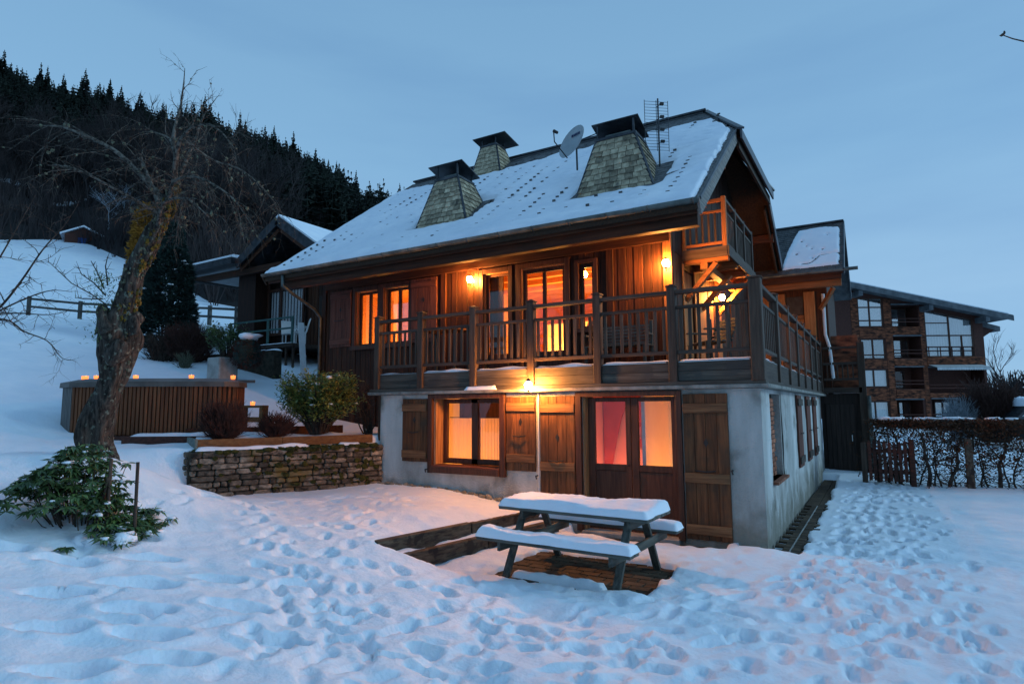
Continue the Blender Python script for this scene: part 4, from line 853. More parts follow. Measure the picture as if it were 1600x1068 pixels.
for x, y in hooks:
    i0, i1 = np.searchsorted(XA, [x-.2, x+.2]); j0, j1 = np.searchsorted(YA, [y-.25, y+.2]); X = SX[i0:i1, j0:j1]-x; Y = SY[i0:i1, j0:j1]-y
    s_ = rc.uniform(.15, 1.1)
    T[i0:i1, j0:j1] += s_*(-.075*np.exp(-((X/.10)**2+((Y+.06)/.034)**2))+.02*np.exp(-((X/.10)**2+((Y-.04)/.06)**2)))
    z = zf(y)
    if rc.random() < .8: gmb.box(x-.034, x+.034, y-.055, y-.042, z+.0, z+.024+.022*s_)  # hooks made wide and dark to stand in for shadow dashes
gmb.build('snow_hooks', M['slate'], rf_o, kind='stuff')
Zs = ZE+np.where(SY > YE+.02, SL*(SY-YE), .02)+np.maximum(T, -.03)
smb = MB(); ok = T > -.025; ids = -np.ones(T.shape, int)
smb.v = [(float(a), float(b), float(c)) for a, b, c in zip(SX.ravel(), SY.ravel(), Zs.ravel())]
for i in range(nx2-1):
    for j in range(ny2-1):
        if ok[i, j] or ok[i+1, j] or ok[i, j+1] or ok[i+1, j+1]: a = i*ny2+j; smb.f.append((a, a+ny2, a+ny2+1, a+1))
smb.build('roof_snow', M['snow_roof'], rf_o, smooth=True)

# gable balcony
bal = bpy.data.objects.new('balcony', None); COL.objects.link(bal); bal.parent = ch
BX = -.95; BY0, BY1 = 2.62, 5.45; BZ = 4.86
for k in range(15): y = BY0+(BY1-BY0)*k/15; B('deck_board', 'lamplit_pine_x', bal, GWX+.03, BX+.02, y+.008, y+.18, BZ+.02, BZ+.055)
for y in (BY0+.1, 3.55, 4.5, BY1-.1): B('joist', 'lamplit_pine_x', bal, GWX+.03, BX+.08, y-.06, y+.06, BZ-.14, BZ+.018)
B('edge_board', 'rail_y', bal, BX+.09, BX+.125, BY0-.05, BY1+.03, BZ-.08, BZ+.12); B('edge_board', 'rail_x', bal, GWX+.03, BX+.088, BY0-.06, BY0-.03, BZ-.08, BZ+.12)
B('carrier', 'lamplit_pine_y', bal, GWX+.36, GWX+.5, BY0, BY1, BZ-.27, BZ-.142)
for y in (BY0+.1, BY1-.1, 4.0): MB().beam((GWX+.03, y, BZ-.85), (BX-.15, y, BZ-.16), .09, .13, up=(0, 1, 0)).build('bracket', M['lamplit_pine_x'], bal)
for y in (BY0, 3.55, 4.5, BY1): B('post', 'rail_v' if y > BY0 else 'lamplit_pine_v', bal, BX+.0, BX+.085, y-.04, y+.045, BZ+.056, 5.96)  # front post gets the lamplit colour, the others stay weathered
B('post', 'lamplit_pine_v', bal, GWX+.03, GWX+.1, BY0-.04, BY0+.04, BZ+.056, 5.93)
B('top_rail', 'lamplit_pine_x', bal, GWX+.1, BX, BY0-.03, BY0+.03, 5.86, 5.93); B('middle_rail', 'lamplit_pine_x', bal, GWX+.1, BX, BY0-.02, BY0+.02, 5.66, 5.71); B('bottom_rail', 'lamplit_pine_x', bal, GWX+.1, BX, BY0-.02, BY0+.02, 5.03, 5.09)
for k in range(5): x = GWX+.17+k*.12; B('baluster', 'rail_v', bal, x, x+.045, BY0-.012, BY0+.012, 5.09, 5.66)
for a, b in ((BY0+.045, 3.51), (3.595, 4.46), (4.545, BY1-.04)):
    B('top_rail', 'rail_y', bal, BX+.01, BX+.08, a, b, 5.87, 5.93); B('middle_rail', 'rail_y', bal, BX+.02, BX+.06, a, b, 5.66, 5.71); B('bottom_rail', 'rail_y', bal, BX+.02, BX+.06, a, b, 5.03, 5.09)
    for k in range(6): y = a+(b-a)*(k+.5)/6; B('baluster', 'rail_v', bal, BX+.025, BX+.05, y-.024, y+.024, 5.09, 5.66)
# doors and posts on the gable side of the terrace
gdr = B('side_door', 'lamplit_pine_v', gw, GWX-.06, GWX-.02, 2.55, 3.35, 2.62, 4.65); 
for k in range(5): B('door_board', 'lamplit_pine_v', gdr, GWX-.019, GWX+.0, 2.56+k*.158, 2.56+(k+1)*.158-.006, 2.64, 4.63)
for y in (2.49, 3.36): B('casing', 'lamplit_pine_v', gw, GWX+.03, GWX+.06, y, y+.08, 2.62, 4.72)
for a, b in ((3.7, 4.3), (4.55, 4.95), (5.35, 5.8)): B('cladding_panel', 'lamplit_pine_v', gw, GWX+.03, GWX+.055, a, b, 2.62, 4.5)
B('side_window', 'frame', gw, GWX-.04, GWX, 6.0, 7.0, 3.4, 4.6)
# rear wing with its own roof
wg = bpy.data.objects.new('rear_wing', None); COL.objects.link(wg); wg.parent = ch
def zw(y): return 5.78+.78*(y-9.9)
wing_w = B('wing_wall', 'wall_v', wg, -2.4, .3, 10.72, 10.84, 2.4, 6.1, 0); B('wing_side_wall', 'wall_v', wg, .18, .3, 10.842, 14.5, -.3, 6.2, 0); MB().prism([(.18, 10.842, 6.0), (.18, 14.4, 6.0), (.18, 12.5, 7.6)], (.12, 0, 0)).build('wing_gable', M['gable'], wg)
for x0, x1 in ((-1.6, -1.25), (-1.02, -.82), (-.32, -.02)): B('wing_post', 'lamplit_pine_v', wg, x0, x1, 10.6, 10.715, 2.55, 5.3)
B('wing_panel', 'lamplit_pine_v', wg, -.8, -.34, 10.66, 10.71, 3.4, 4.62); B('wing_panel_rail', 'lamplit_pine_x', wg, -.8, -.34, 10.63, 10.658, 4.5, 4.62); B('wing_opening_shade', 'iron', wg, -.8, -.34, 10.68, 10.7, 4.64, 5.2)  # thin black sheet stands in for the dark of an opening
B('wing_beam', 'lamplit_pine_x', wg, -2.0, .72, 10.1, 10.25, 5.32, 5.52); B('wing_beam', 'wall_x', wg, -2.0, .74, 9.98, 10.06, 5.5, 5.68)
MB().beam((.12, 10.6, 4.75), (.5, 10.3, 5.3), .1, .1).build('wing_brace', M['lamplit_pine_x'], wg)
wr = bpy.data.objects.new('wing_roof', None); COL.objects.link(wr); wr.parent = ch
slab([(-2.6, 9.9, zw(9.9)), (.78, 9.9, zw(9.9)), (.78, 12.45, zw(12.45)), (-2.6, 12.45, zw(12.45))], -.16, -.01).build('roof_boarding', M['wall_x'], wr)
slab([(-2.6, 15, zw(9.9)), (-2.6, 12.45, zw(12.45)), (.78, 12.45, zw(12.45)), (.78, 15, zw(9.9))], -.16, 0).build('roof_boarding', M['slate_side'], wr)
mb = MB(); y = 9.9; r = 0
while y < 12.4:
    x = -2.6+(.1 if r % 2 else 0)
    while x < .76:
        b = min(x+.2, .78); z = zw(y)+.01; j = rc.uniform(-.006, .006)
        mb.add([(x+.005, y-.02, z+j), (b-.005, y-.02, z+j), (b-.005, y+.14, zw(y+.14)+.002), (x+.005, y+.14, zw(y+.14)+.002), (x+.005, y-.02, z-.035), (b-.005, y-.02, z-.035)], [(0, 1, 2, 3), (4, 5, 1, 0)]); x += .2
    y += .115; r += 1
mb.build('wing_slates', M['slate'], wr, kind='stuff')
n = 70; mb = MB(); X1 = np.linspace(-2.0, .76, n); Y1 = np.linspace(9.92, 12.3, n); PXg, PYg = np.meshgrid(X1, Y1, indexing='ij')
Tw = .07+.03*vnoise(PXg, PYg, 1.5, 61); Tw -= .12*(1-sstep(0, .06, PXg+.72+.25*vnoise(PYg, PYg*0, 1.6, 62)-.12*(PYg-11))); Tw -= .12*(1-sstep(0, .06, .72-PXg+.05*vnoise(PXg, PYg, 5, 63))); Tw -= .12*sstep(0, .08, PYg-12.1+.2*vnoise(PXg, PXg*0, 1.7, 64)); Tw -= .12*(1-sstep(0, .05, PYg-10.02+.1*vnoise(PXg, PYg, 3, 65)))
crk = np.abs(PYg-(10.25+.35*sstep(-.1, .25, PXg)+.08*vnoise(PXg, PYg, 5, 66))); Tw -= .12*(1-sstep(.02, .07, crk))*sstep(-.35, -.2, PXg)
for x, y in [(-.35, 11.5), (-.05, 11.0), (.35, 11.7), (.25, 10.9), (-.45, 10.8), (0, 10.5), (-.2, 11.2)]: Tw -= .09*np.exp(-(((PXg-x)/.04)**2+((PYg-y)/.05)**2))
mb.v = [(float(a), float(b), float(5.78+.78*(b-9.9)+max(c, -.03))) for a, b, c in zip(PXg.ravel(), PYg.ravel(), Tw.ravel())]
for i in range(n-1):
    for j in range(n-1):
        if Tw[i:i+2, j:j+2].max() > -.02: a = i*n+j; mb.f.append((a, a+n, a+n+1, a+1))
mb.build('wing_roof_snow', M['snow_roof'], wr, smooth=True)
MB().beam((.8, 9.85, zw(9.85)-.08), (.8, 12.45, zw(12.45)-.08), .04, .22).build('wing_verge', M['metal'], wr); MB().beam((-2.6, 12.45, zw(12.45)+.03), (.8, 12.45, zw(12.45)+.03), .14, .05).build('wing_ridge', M['metal'], wr); MB().beam((.8, 12.45, zw(12.45)-.08), (.8, 15, zw(9.9)-.08), .04, .22).build('wing_verge', M['metal'], wr)
MB().tube([(-2.4, 9.86, 5.72), (1.15, 9.86, 5.72)], .05, 8).build('wing_gutter', M['zinc'], wr)
MB().tube([(.2, 10.62, 5.2), (.2, 10.62, 4.0), (.3, 10.5, 3.6), (.35, 10.5, 2.7)], .045, 8).build('wing_downpipe', M['white_plastic'], wg)
# rear yard door, its canopy deck and post
B('rear_screen', 'darkdoor', wg, -.02, .98, 10.62, 10.7, -.3, 2.28, 0); rd = B('yard_door', 'darkdoor', wg, .1, .82, 10.56, 10.6, -.05, 2.0)
for k in range(6): B('door_board', 'darkdoor', rd, .1+k*.12+.003, .1+(k+1)*.12-.003, 10.54, 10.558, -.04, 1.98)
MB().box(.72, .74, 10.5, 10.54, .95, 1.12).build('door_plate', M['white_plastic'], rd)
B('rear_deck', 'rail_x', wg, -.02, 1.05, 10.42, 11.2, 2.3, 2.45); B('rear_post', 'rail_v', wg, .97, 1.15, 10.42, 10.58, -.2, 3.72)
for z in (3.55, 3.1, 2.65): B('rear_rail', 'rail_x', wg, .1, .965, 10.46, 10.52, z, z+.07)
for k in range(6): B('baluster', 'rail_v', wg, .18+k*.13, .22+k*.13, 10.48, 10.5, 2.72, 3.1)
MB().tube([(1.2, 10.35, -.1), (1.2, 10.35, 2.2)], .05, 8).build('rear_pipe', M['zinc'], wg)
B('rear_low_wall', 'far_wood', wg, .0, 1.0, 11.2, 11.3, 2.45, 4.0, 0)

# ------------------------------------------------------------------ wall lanterns
def lantern(x, y, z, face, label, e='bulb', arm=.12):
    t = thing('wall_lantern', label, 'lantern', (x, y, z), face, 'lit lanterns on the chalet')
    # +y local points to the wall
    MB().lathe((0, arm, -.02), [(.045, 0), (.045, .02)], 10, tf=Matrix.Rotation(math.pi/2, 4, 'X')).build('backplate', M['iron'], t)
    MB().tube([(0, arm, -.02), (0, arm*.6, -.1), (0, .02, -.13), (0, 0, -.09)], .009, 6).build('arm', M['iron'], t)
    MB().lathe((0, 0, -.09), [(.02, 0), (.045, .02), (.03, .03)], 10).build('base', M['iron'], t)
    MB().lathe((0, 0, -.058), [(.034, 0), (.064, .04), (.066, .08), (.036, .12)], 12).build('glass_globe', M[e], t, smooth=True)
    MB().lathe((0, 0, .064), [(.06, 0), (.035, .03), (.008, .06)], 10).build('cap', M['iron'], t)
    return t
lantern(-6.18, 1.68, 4.76, 0, 'lit lantern on the dark timber wall left of the terrace doors', arm=.16)
lantern(-1.78, 1.66, 4.56, 0, 'lit lantern on the front corner post under the roof eave', arm=.14)
lantern(-1.52, 5.11, 4.42, math.pi/2, 'lit lantern on the gable wall under the small balcony', arm=.18)
lantern(-3.60, -.30, 2.31, 0, 'lit lantern in front of the ledge above the ground-floor shutters', arm=.28)
t = thing('glint_lamp', 'added glowing lamp standing in for a lantern reflection in the narrow upper window', 'lamp', (-3.71, 2.35, 4.70)); MB().tube([(0, 0, .08), (0, 0, .42)], .006, 5).build('cord', M['iron'], t); MB().lathe((0, 0, -.06), [(.03, 0), (.06, .05), (.05, .1), (.02, .14)], 10).build('shade', emis('glint_glow', (1, .45, .1), 160), t, smooth=True)  # added lamp imitates a lantern's reflection in the glass

# terrace furniture
def slat_seat(x, y, rz, label, w=1.2):
    t = thing('slatted_bench', label, 'bench', (x, y, 2.6), rz, 'slatted benches on the terrace')
    for k in range(7): MB().beam((-w/2, .25+k*.018, .45+k*.062), (w/2, .25+k*.018, .45+k*.062), .02, .04).build('back_slat', M['bench'], t)
    for k in range(5): B('seat_slat', 'bench', t, -w/2, w/2, -.2+k*.09, -.13+k*.09, .42, .44, .003)
    for sx in (-w/2+.05, w/2-.05):
        B('leg', 'bench_v', t, sx-.025, sx+.025, -.2, -.15, 0, .42); B('leg', 'bench_v', t, sx-.025, sx+.025, .2, .25, 0, .9); B('arm_rest', 'bench_y', t, sx-.03, sx+.03, -.22, .25, .62, .65)
    return t
slat_seat(-2.55, 1.15, 0, 'slatted wooden bench on the terrace below the narrow window'); slat_seat(-1.05, 1.5, -.9, 'lamp-lit slatted seat turned at the terrace corner', .8)
t = thing('terrace_table', 'small wooden table standing on the terrace under the left windows', 'table', (-6.3, .95, 2.6))
B('table_top', 'lamplit_pine_x', t, -.5, .5, -.3, .3, .93, .97)
for sx in (-.44, .4):
    for sy in (-.26, .22): B('leg', 'bench_v', t, sx, sx+.05, sy, sy+.05, 0, .93)
# ------------------------------------------------------------------ dish and aerial
t = thing('satellite_dish', 'round grey satellite dish on the roof beside the large right chimney', 'satellite dish', (-3.72, 1.85, 7.42))
Rd = Matrix.Rotation(math.radians(-22), 4, 'Z') @ Matrix.Rotation(math.radians(68), 4, 'X')
prof = [(.02, -.075), (.12, -.068), (.22, -.05), (.31, -.02), (.37, .012), (.385, .02), (.385, .008), (.3, -.035), (.15, -.085), (.02, -.095)]
MB().lathe((0, 0, 0), prof, 28, tf=Rd @ Matrix.Diagonal((.88, 1.05, 1, 1))).build('reflector', M['dish'], t, smooth=True)
fp = Rd @ Vector((0, -.1, .5)); MB().tube([Rd @ Vector((0, -.41, -.02)), Rd @ Vector((0, -.3, .4)), fp], .012, 6).build('feed_arm', M['iron'], t)
MB().tube([fp, fp+(Rd @ Vector((0, .03, -.1))-Rd @ Vector((0, 0, 0)))], [.035, .03], 8).build('receiver', M['iron'], t)
MB().tube([(.02, .1, 0), (.02, .18, -.05), (.02, .2, -.55)], .02, 6).build('mast', M['metal'], t); MB().tube([(.02, .15, .05), (.7, .1, .12)], .012, 6).build('stay_rod', M['metal'], t)
mk = MB()
for k, wd in enumerate((.03, .022, .026, .03, .022, .026, .03)): mk.prism([Rd @ Vector((-.12+k*.036, .185, -.036)), Rd @ Vector((-.12+k*.036+wd, .185, -.036)), Rd @ Vector((-.12+k*.036+wd, .235, -.021)), Rd @ Vector((-.12+k*.036, .235, -.021))], Rd.to_3x3() @ Vector((0, 0, .004)))
mk.build('printed_mark', mat('navy_print', (.02, .03, .09)), t)
t = thing('tv_aerial', 'panel television aerial of thin rods beside the right chimney', 'aerial', (-2.0, 2.1, 7.3))
MB().tube([(0, .12, -.9), (0, .12, .75)], .018, 6).build('mast', M['metal'], t)
Ra = Matrix.Rotation(math.radians(38), 4, 'Z')
def ra(p): return Ra @ Vector(p)
mb = MB()
for k in range(17):
    z = -.36+k*.062
    if k == 8: continue
    mb.tube([ra((-.24, 0, z)), ra((.24, 0, z-.0))], .004, 4)
for x in (-.24, 0, .24): mb.tube([ra((x, 0, -.38)), ra((x, 0, .66))], .007, 4)
mb.build('reflector_grid', M['metal'], t)
for z in (.52, .26, .0, -.24):
    MB().box(.02, .1, -.16, -.11, z-.025, z+.025, .005, Ra).build('dipole', M['iron'], t); MB().tube([ra((0, 0, z)), ra((.05, -.12, z))], .006, 4).build('dipole_arm', M['iron'], t)
# ------------------------------------------------------------------ retaining wall, beds, tub
rw = random.Random(21)
wl = 3.3; wa = math.atan2(W1[1]-W0[1], W1[0]-W0[0])
t = thing('retaining_wall', 'low mossy dry-stone retaining wall between the yard and the raised bed', 'wall', (W0[0], W0[1], 0), wa)
B('wall_core', 'mortar', t, -.05, wl+.1, .03, .42, .1, 1.22, 0); B('wall_core', 'mortar', t, -.02, .35, .42, 1.3, .6, 1.22, 0)
z = .34; row = 0
while z < 1.2:
    h = rw.uniform(.08, .125); x = -.06+rw.uniform(0, .1)
    while x < wl+.02:
        w = rw.choice((.13, .2, .26, .32, .4))*rw.uniform(.85, 1.15); w = min(w, wl+.1-x)
        if w > .05:
            mb = MB(); pr = rw.uniform(-.015, .03); mb.box(x+.008, x+w-.008, -.03-pr, .08, z+.006, z+h-.006, .018)
            mb.v = [(a+.012*mn.noise(Vector((a*9, c*9, row))), b+.02*mn.noise(Vector((a*7+3, c*7, row))), c+.01*mn.noise(Vector((a*8, c*6, 9)))) for a, b, c in mb.v]
            mb.build('stone', M['stone'], t)
        x += w
    if .5 < z:
        y = .12
        while y < 1.2:
            w = rw.uniform(.2, .4); MB().box(-.09-rw.uniform(0, .03), .02, y+.01, y+w-.01, z+.006, z+h-.006, .018).build('stone', M['stone'], t); y += w
    z += h; row += 1
mb = MB()
for k in range(150):
    x = rw.uniform(0, wl); mb.blob((x, rw.uniform(-.06, .3), 1.22+rw.uniform(-.02, .02)), rw.uniform(.04, .1), (1.2, 1, .45), 6, .5, k)
for k in range(90):
    x = wl*rw.random()**.6; mb.blob((x, -.045, rw.uniform(.5, 1.2)), rw.uniform(.02, .06), (1.2, .5, .9), 5, .5, k)
mb.build('moss', M['moss'], t, kind='stuff')
mound('wall_snow', t, .05, 1.95, -.02, .16, 1.245, .07, 5); mound('wall_snow', t, 2.5, 2.95, -.02, .13, 1.245, .07, 7)
t = thing('raised_bed', 'raised planting bed edged with brown timber boards above the stone wall', 'raised bed', (W0[0], W0[1], 0), wa)
for a, b in ((.1, 1.5), (1.505, 3.25)): B('edge_board', 'timber_x', t, a, b, .17, .215, 1.27, 1.43)
B('end_board', 'timber_g', t, .055, .097, .17, 1.55, 1.25, 1.44); B('corner_peg', 'timber_g', t, .1, .16, .22, .28, .9, 1.42); B('rear_board', 'wall_x', t, .1, 3.2, 1.75, 1.8, 1.2, 1.58)
mound('bed_snow', t, .15, 3.2, .23, 1.72, 1.37, .09, 9)
# hot tub
TA = math.radians(33.5); TO = (-12.15, -3.38)
t = thing('hot_tub', 'large slatted hot tub with brown cover standing in the snow behind the old tree', 'hot tub', (TO[0], TO[1], 0), TA)
poly = [(-.52, .95), (-.42, .40), (.0, .03), (.7, -.12), (1.5, -.17), (2.4, -.12), (2.9, .0), (3.1, .2), (3.1, .6), (2.2, 2.1), (.2, 2.3), (-.35, 1.9)]
def ring(off, z): 
    c = Vector((1.4, 1.05, 0)); return [tuple(Vector((c.x+(p[0]-c.x)*(1+off), c.y+(p[1]-c.y)*(1+off), z))) for p in poly]
mb = MB(); a = ring(-.015, 1.46); b = ring(-.015, 2.42); nn_ = len(poly); mb.add(a+b, [tuple(reversed(range(nn_))), tuple(range(nn_, 2*nn_))]+[(i, (i+1) % nn_, nn_+(i+1) % nn_, nn_+i) for i in range(nn_)]); mb.build('tub_shell', M['tub_back'], t)
for i in range(nn_):
    p, q = Vector((*poly[i], 0)), Vector((*poly[(i+1) % nn_], 0)); d = q-p; ln = d.length; d /= ln; nrm = Vector((d.y, -d.x, 0)); ns = int(ln/.075); grey = i in (0, 1, 11)
    for k in range(ns):
        c = p+d*(ln*(k+.5)/ns); w = ln/ns*.40
        MB().prism([c-d*w-nrm*.02, c+d*w-nrm*.02, c+d*w*.8+nrm*.012, c-d*w*.8+nrm*.012], (0, 0, .94)).build('slat', M['tub_g' if grey else 'tub'], t).location = (0, 0, 1.46)
def shell(r0, r1, r2): 
    mb = MB(); rs = [r0, r1, r2]; [mb.v.extend(r) for r in rs]
    for j in range(2): mb.f += [(j*nn_+i, j*nn_+(i+1) % nn_, (j+1)*nn_+(i+1) % nn_, (j+1)*nn_+i) for i in range(nn_)]
    mb.f.append(tuple(range(2*nn_, 3*nn_))); mb.f.append(tuple(reversed(range(nn_)))); return mb
cv = shell(ring(.035, 2.39), ring(.03, 2.49), ring(-.13, 2.56)).build('cover', M['cover'], t)
MB().beam((.2, .9, 2.53), (3.2, .9, 2.53), .04, .06).build('cover_seam', M['cover'], cv)
B('base_slab', 'far_dark', t, -.45, 3.35, -.28, 2.3, 1.1, 1.445, .01)
st = thing('tub_step', 'dark timber platform under snow in front of the hot tub', 'platform', (-10.6, -3.1, 0), TA)
for k in range(5): B('tread_board', 'far_dark', st, 0, 1.9, -.12+k*.13, -.0+k*.13, 1.40, 1.455)
B('front_board', 'far_dark', st, 0, 1.9, -.15, -.122, 1.1, 1.45); mound('step_snow', st, .1, 1.7, -.1, .5, 1.45, .07, 12)
def candle(x, y, z, label):
    c = thing('candle_cup', label, 'candle', (x, y, z), 0, 'lit candle cups around the hot tub'); MB().lathe((0, 0, 0), [(.03, 0), (.045, .01), (.05, .075), (.043, .075), (.04, .05)], 10).build('glass_cup', M['candle'], c, smooth=True); MB().lathe((0, 0, .05), [(.007, 0), (.010, .01), (.003, .03)], 6).build('flame', M['bulb2'], c); return c
M['bulb2'] = emis('candle_flame', (1, .55, .2), 9)
def tubp(x, y): c, s = math.cos(TA), math.sin(TA); return TO[0]+x*c-y*s, TO[1]+x*s+y*c
for (x, y, lb) in ((-.12, .55, 'lit candle cup, leftmost on the hot tub cover'), (-.03, .46, 'lit candle cup touching the leftmost one on the hot tub cover'), (.25, .35, 'lit candle cup on the hot tub cover just left of the tree trunk'), (1.05, .3, 'lit candle cup on the hot tub cover just right of the tree trunk'), (2.15, .3, 'lit candle cup on the hot tub cover above the round russet bush'), (2.9, .5, 'lit candle cup on the right corner of the hot tub cover')):
    X, Y = tubp(x, y); candle(X, Y, 2.56, lb)
t = thing('garden_bench', 'small orange-lit wooden bench right of the hot tub', 'bench', (-9.62, -1.1, 0), .5)
B('seat', 'timber_x', t, -.3, .22, -.15, .15, 1.97, 2.02); B('leg', 'timber_x', t, .15, .22, -.14, .14, 1.5, 1.97); B('leg', 'timber_x', t, -.28, -.21, -.14, .14, 1.5, 1.97); B('shelf_board', 'timber_x', t, -.3, .22, -.16, .14, 1.68, 1.78)
candle(-9.66, -1.13, 2.02, 'lit candle cup standing on the small bench')
# ------------------------------------------------------------------ leafy and twiggy shrubs
def twig_bush(name, label, loc, r, h, n, m='twig_red', cat='shrub', dens=1., snow=False, seed=1, th=.006, trim=True):
    rr = random.Random(seed); t = thing(name, label, cat, loc); mb = MB(); mb2 = MB()
    for k in range(n):
        a = rr.uniform(0, 6.28); e = rr.uniform(.05, 1); rad = r*math.sqrt(e)*.95
        tip = Vector((math.cos(a)*rad, math.sin(a)*rad, h*(.35+.65*math.sqrt(max(0, 1-e**2)))*rr.uniform(.6, 1.05) if rr.random() < .75 else h*rr.uniform(.1, .6)))
        mid = Vector((tip.x*.6, tip.y*.6, tip.z*.45))+Vector((rr.uniform(-.04, .04),)*2+(0,)); mb.tube([(tip.x*.35, tip.y*.35, 0), mid, tip], [th*1.8, th*1.2, th*.5], 3, False)
        for j in range(int(5*dens)):
            s = mid.lerp(tip, rr.uniform(.2, 1)); d = (tip-mid).normalized()+Vector((rr.uniform(-.8, .8), rr.uniform(-.8, .8), rr.uniform(-.2, .7))); mb.tube([s, s+d*r*.16, s+d*r*.3], [th*.6, th*.5, th*.25], 3, False)
            if rr.random() < .5: mb2.leaf(s+d*r*.2, d, Vector((0, 0, 1)), .03, .016)
    mb.build('twigs', M[m], t); mb2.build('dry_leaves', M[m], t)
    if snow: MB().blob((0, 0, h*.93), r*.62, (1.15, 1, .28), 12, .35, seed).build('snow_cap', M['snow_roof'], t, smooth=True)
    return t
twig_bush('clipped_bush', 'round russet leafless bush in the raised bed in front of the tub', (-8.68, -2.42, 1.4), .42, .66, 420, seed=2)
twig_bush('low_bush', 'low russet bush between the round bush and the big evergreen', (-8.42, -1.5, 1.4), .34, .42, 260, seed=3)
def leafy(name, label, loc, rad, h, nst, nleaf, mats, ll=.09, lw=.04, seed=1, base=.15, droop=0., snow=0, flat=1.):
    rr = random.Random(seed); t = thing(name, label, 'shrub', loc); st_ = MB(); lv = [MB() for _ in mats]; sn = MB(); tips = []
    for k in range(nst):
        a = rr.uniform(0, 6.28); e = math.sqrt(rr.random()); x = rad*max(-1, min(1, 1.35*e*math.cos(a))); y = rad*flat*max(-1, min(1, 1.3*e*math.sin(a))); zt = h*rr.uniform(.3, 1)**.6*(1-.06*e*e)
        tip = Vector((x, y, zt)); mid = Vector((x*.4, y*.4, zt*.45)); st_.tube([(x*.1, y*.1, -.1), mid, tip], [.016, .011, .004], 4, False); tips.append((mid, tip))
    per = max(1, nleaf//nst)
    for mid, tip in tips:
        cl = rr.randrange(len(mats)); ax = (tip-mid).normalized()
        for j in range(per):
            q = rr.random()**.6; s = mid.lerp(tip, .15+.9*q)+Vector([rr.gauss(0, .05*rad/.6) for _ in range(3)])
            d = Vector((rr.uniform(-1, 1), rr.uniform(-1, 1), rr.uniform(-.5, .6)-droop))+ax*.4; i = cl if rr.random() < .7 else rr.randrange(len(mats))
            lv[i].leaf(s, d, Vector((rr.uniform(-.4, .4), rr.uniform(-.4, .4), 1)), ll*rr.uniform(.7, 1.25), lw*rr.uniform(.8, 1.2))
        if rr.random() < snow: sn.blob(tuple(tip+Vector((0, 0, .02))), rr.uniform(.03, .075), (1.3, 1.2, .45), 6, .4, rr.randint(0, 99))
    st_.build('stems', M['twig'], t)
    for i, m in enumerate(mats): lv[i].build('leaves', M[m], t)
    if snow: sn.build('snow_tufts', M['snow_roof'], t, smooth=True)
    return t
leafy('evergreen_shrub', 'big glossy evergreen shrub left of the stucco corner, trimmed flat on top', (-8.35, -.55, 1.38), .70, 1.26, 200, 9500, ['leaf', 'leaf', 'leaf_y'], .085, .040, 4, snow=.05, flat=.8)
t = thing('bare_shrub', 'thin leafless shrub between the evergreen and the stucco wall', 'shrub', (-7.85, .35, 1.38)); mb = MB(); rr = random.Random(8)
for k in range(16):
    p = Vector((rr.uniform(-.1, .1), rr.uniform(-.1, .1), 0)); d = Vector((rr.uniform(-.5, .5), rr.uniform(-.5, .5), 1)); pts = [p]
    for j in range(5): d = (d+Vector((rr.uniform(-.35, .35), rr.uniform(-.35, .35), .1))).normalized(); pts.append(pts[-1]+d*.19)
    mb.tube(pts, [.016, .014, .011, .009, .006, .003], 4, False)
    for q in pts[2:]:
        for _ in range(4): e = Vector((rr.uniform(-1, 1), rr.uniform(-1, 1), rr.uniform(-.1, 1))).normalized(); mb.tube([q, q+e*.12, q+e*.2], [.005, .004, .002], 3, False)
mb.build('twigs', M['twig'], t)
# rhododendron
t = thing('rhododendron', 'sprawling snow-dusted rhododendron in the left foreground below the old tree', 'shrub', (-6.35, -5.72, .55)); t.scale = (.86, .86, .9); rr = random.Random(14)
lv, lv2, stm, sn = MB(), MB(), MB(), MB(); cx_ = Vector((.858, .513, 0)); cz_ = Vector((0, 0, 1)); cy_ = Vector((-.51, .86, 0))
for k in range(400):
    u = rr.uniform(-.85, .85); v = rr.gauss(0, .26); top = .82*math.exp(-((u+.02)/.5)**2)*(1-.5*abs(v))+.22*(1-abs(u)*.5); w = top*rr.random()**.55
    if u < -.3: w = max(0.05, w*.9+.12)
    if u > .45: w *= .6
    p = cx_*u+cy_*v+cz_*(w+.05+.12*max(0, -u)); root = cx_*u*.55+cy_*v*.4+cz_*.0; g1 = gz(-6.35+root.x, -5.72+root.y)-.55; g2 = gz(-6.35+p.x, -5.72+p.y)-.55; root.z = g1-.05; p.z += g2*.9-.03; (stm.tube([root, root.lerp(p, .5)-cz_*.06, p], [.009, .007, .004], 4, False) if k % 3 == 0 and abs(u) < .5 else None)
    n = rr.randint(7, 11); ph = rr.uniform(0, 6.28); ax = ((p-root).normalized()+cz_*.6).normalized()
    for j in range(n):
        a = ph+6.28*j/n; d = Vector((math.cos(a), math.sin(a), rr.uniform(-.75, .1))); (lv if rr.random() < .8 else lv2).leaf(p, d, cz_, rr.uniform(.10, .17), rr.uniform(.042, .06))
    if rr.random() < .5: lv2.leaf(p, ax, cx_, .06, .02)
    if rr.random() < .3: sn.blob(tuple(p+Vector((0, 0, -.01))), rr.uniform(.018, .045), (1.4, 1.3, .6), 7, .4, k)
for k in range(40): u = rr.uniform(-.6, .9); sn.blob(tuple(cx_*u+cy_*rr.uniform(-.5, .3)+cz_*(-.02+.03*rr.random()-.0*u)), rr.uniform(.05, .11), (1.3, 1.2, .8), 9, .5, k)
stm.build('stems', M['twig'], t); lv.build('leaves', M['leaf_d'], t); lv2.build('leaves', M['leaf'], t); sn.build('snow_tufts', M['snow_roof'], t, smooth=True)
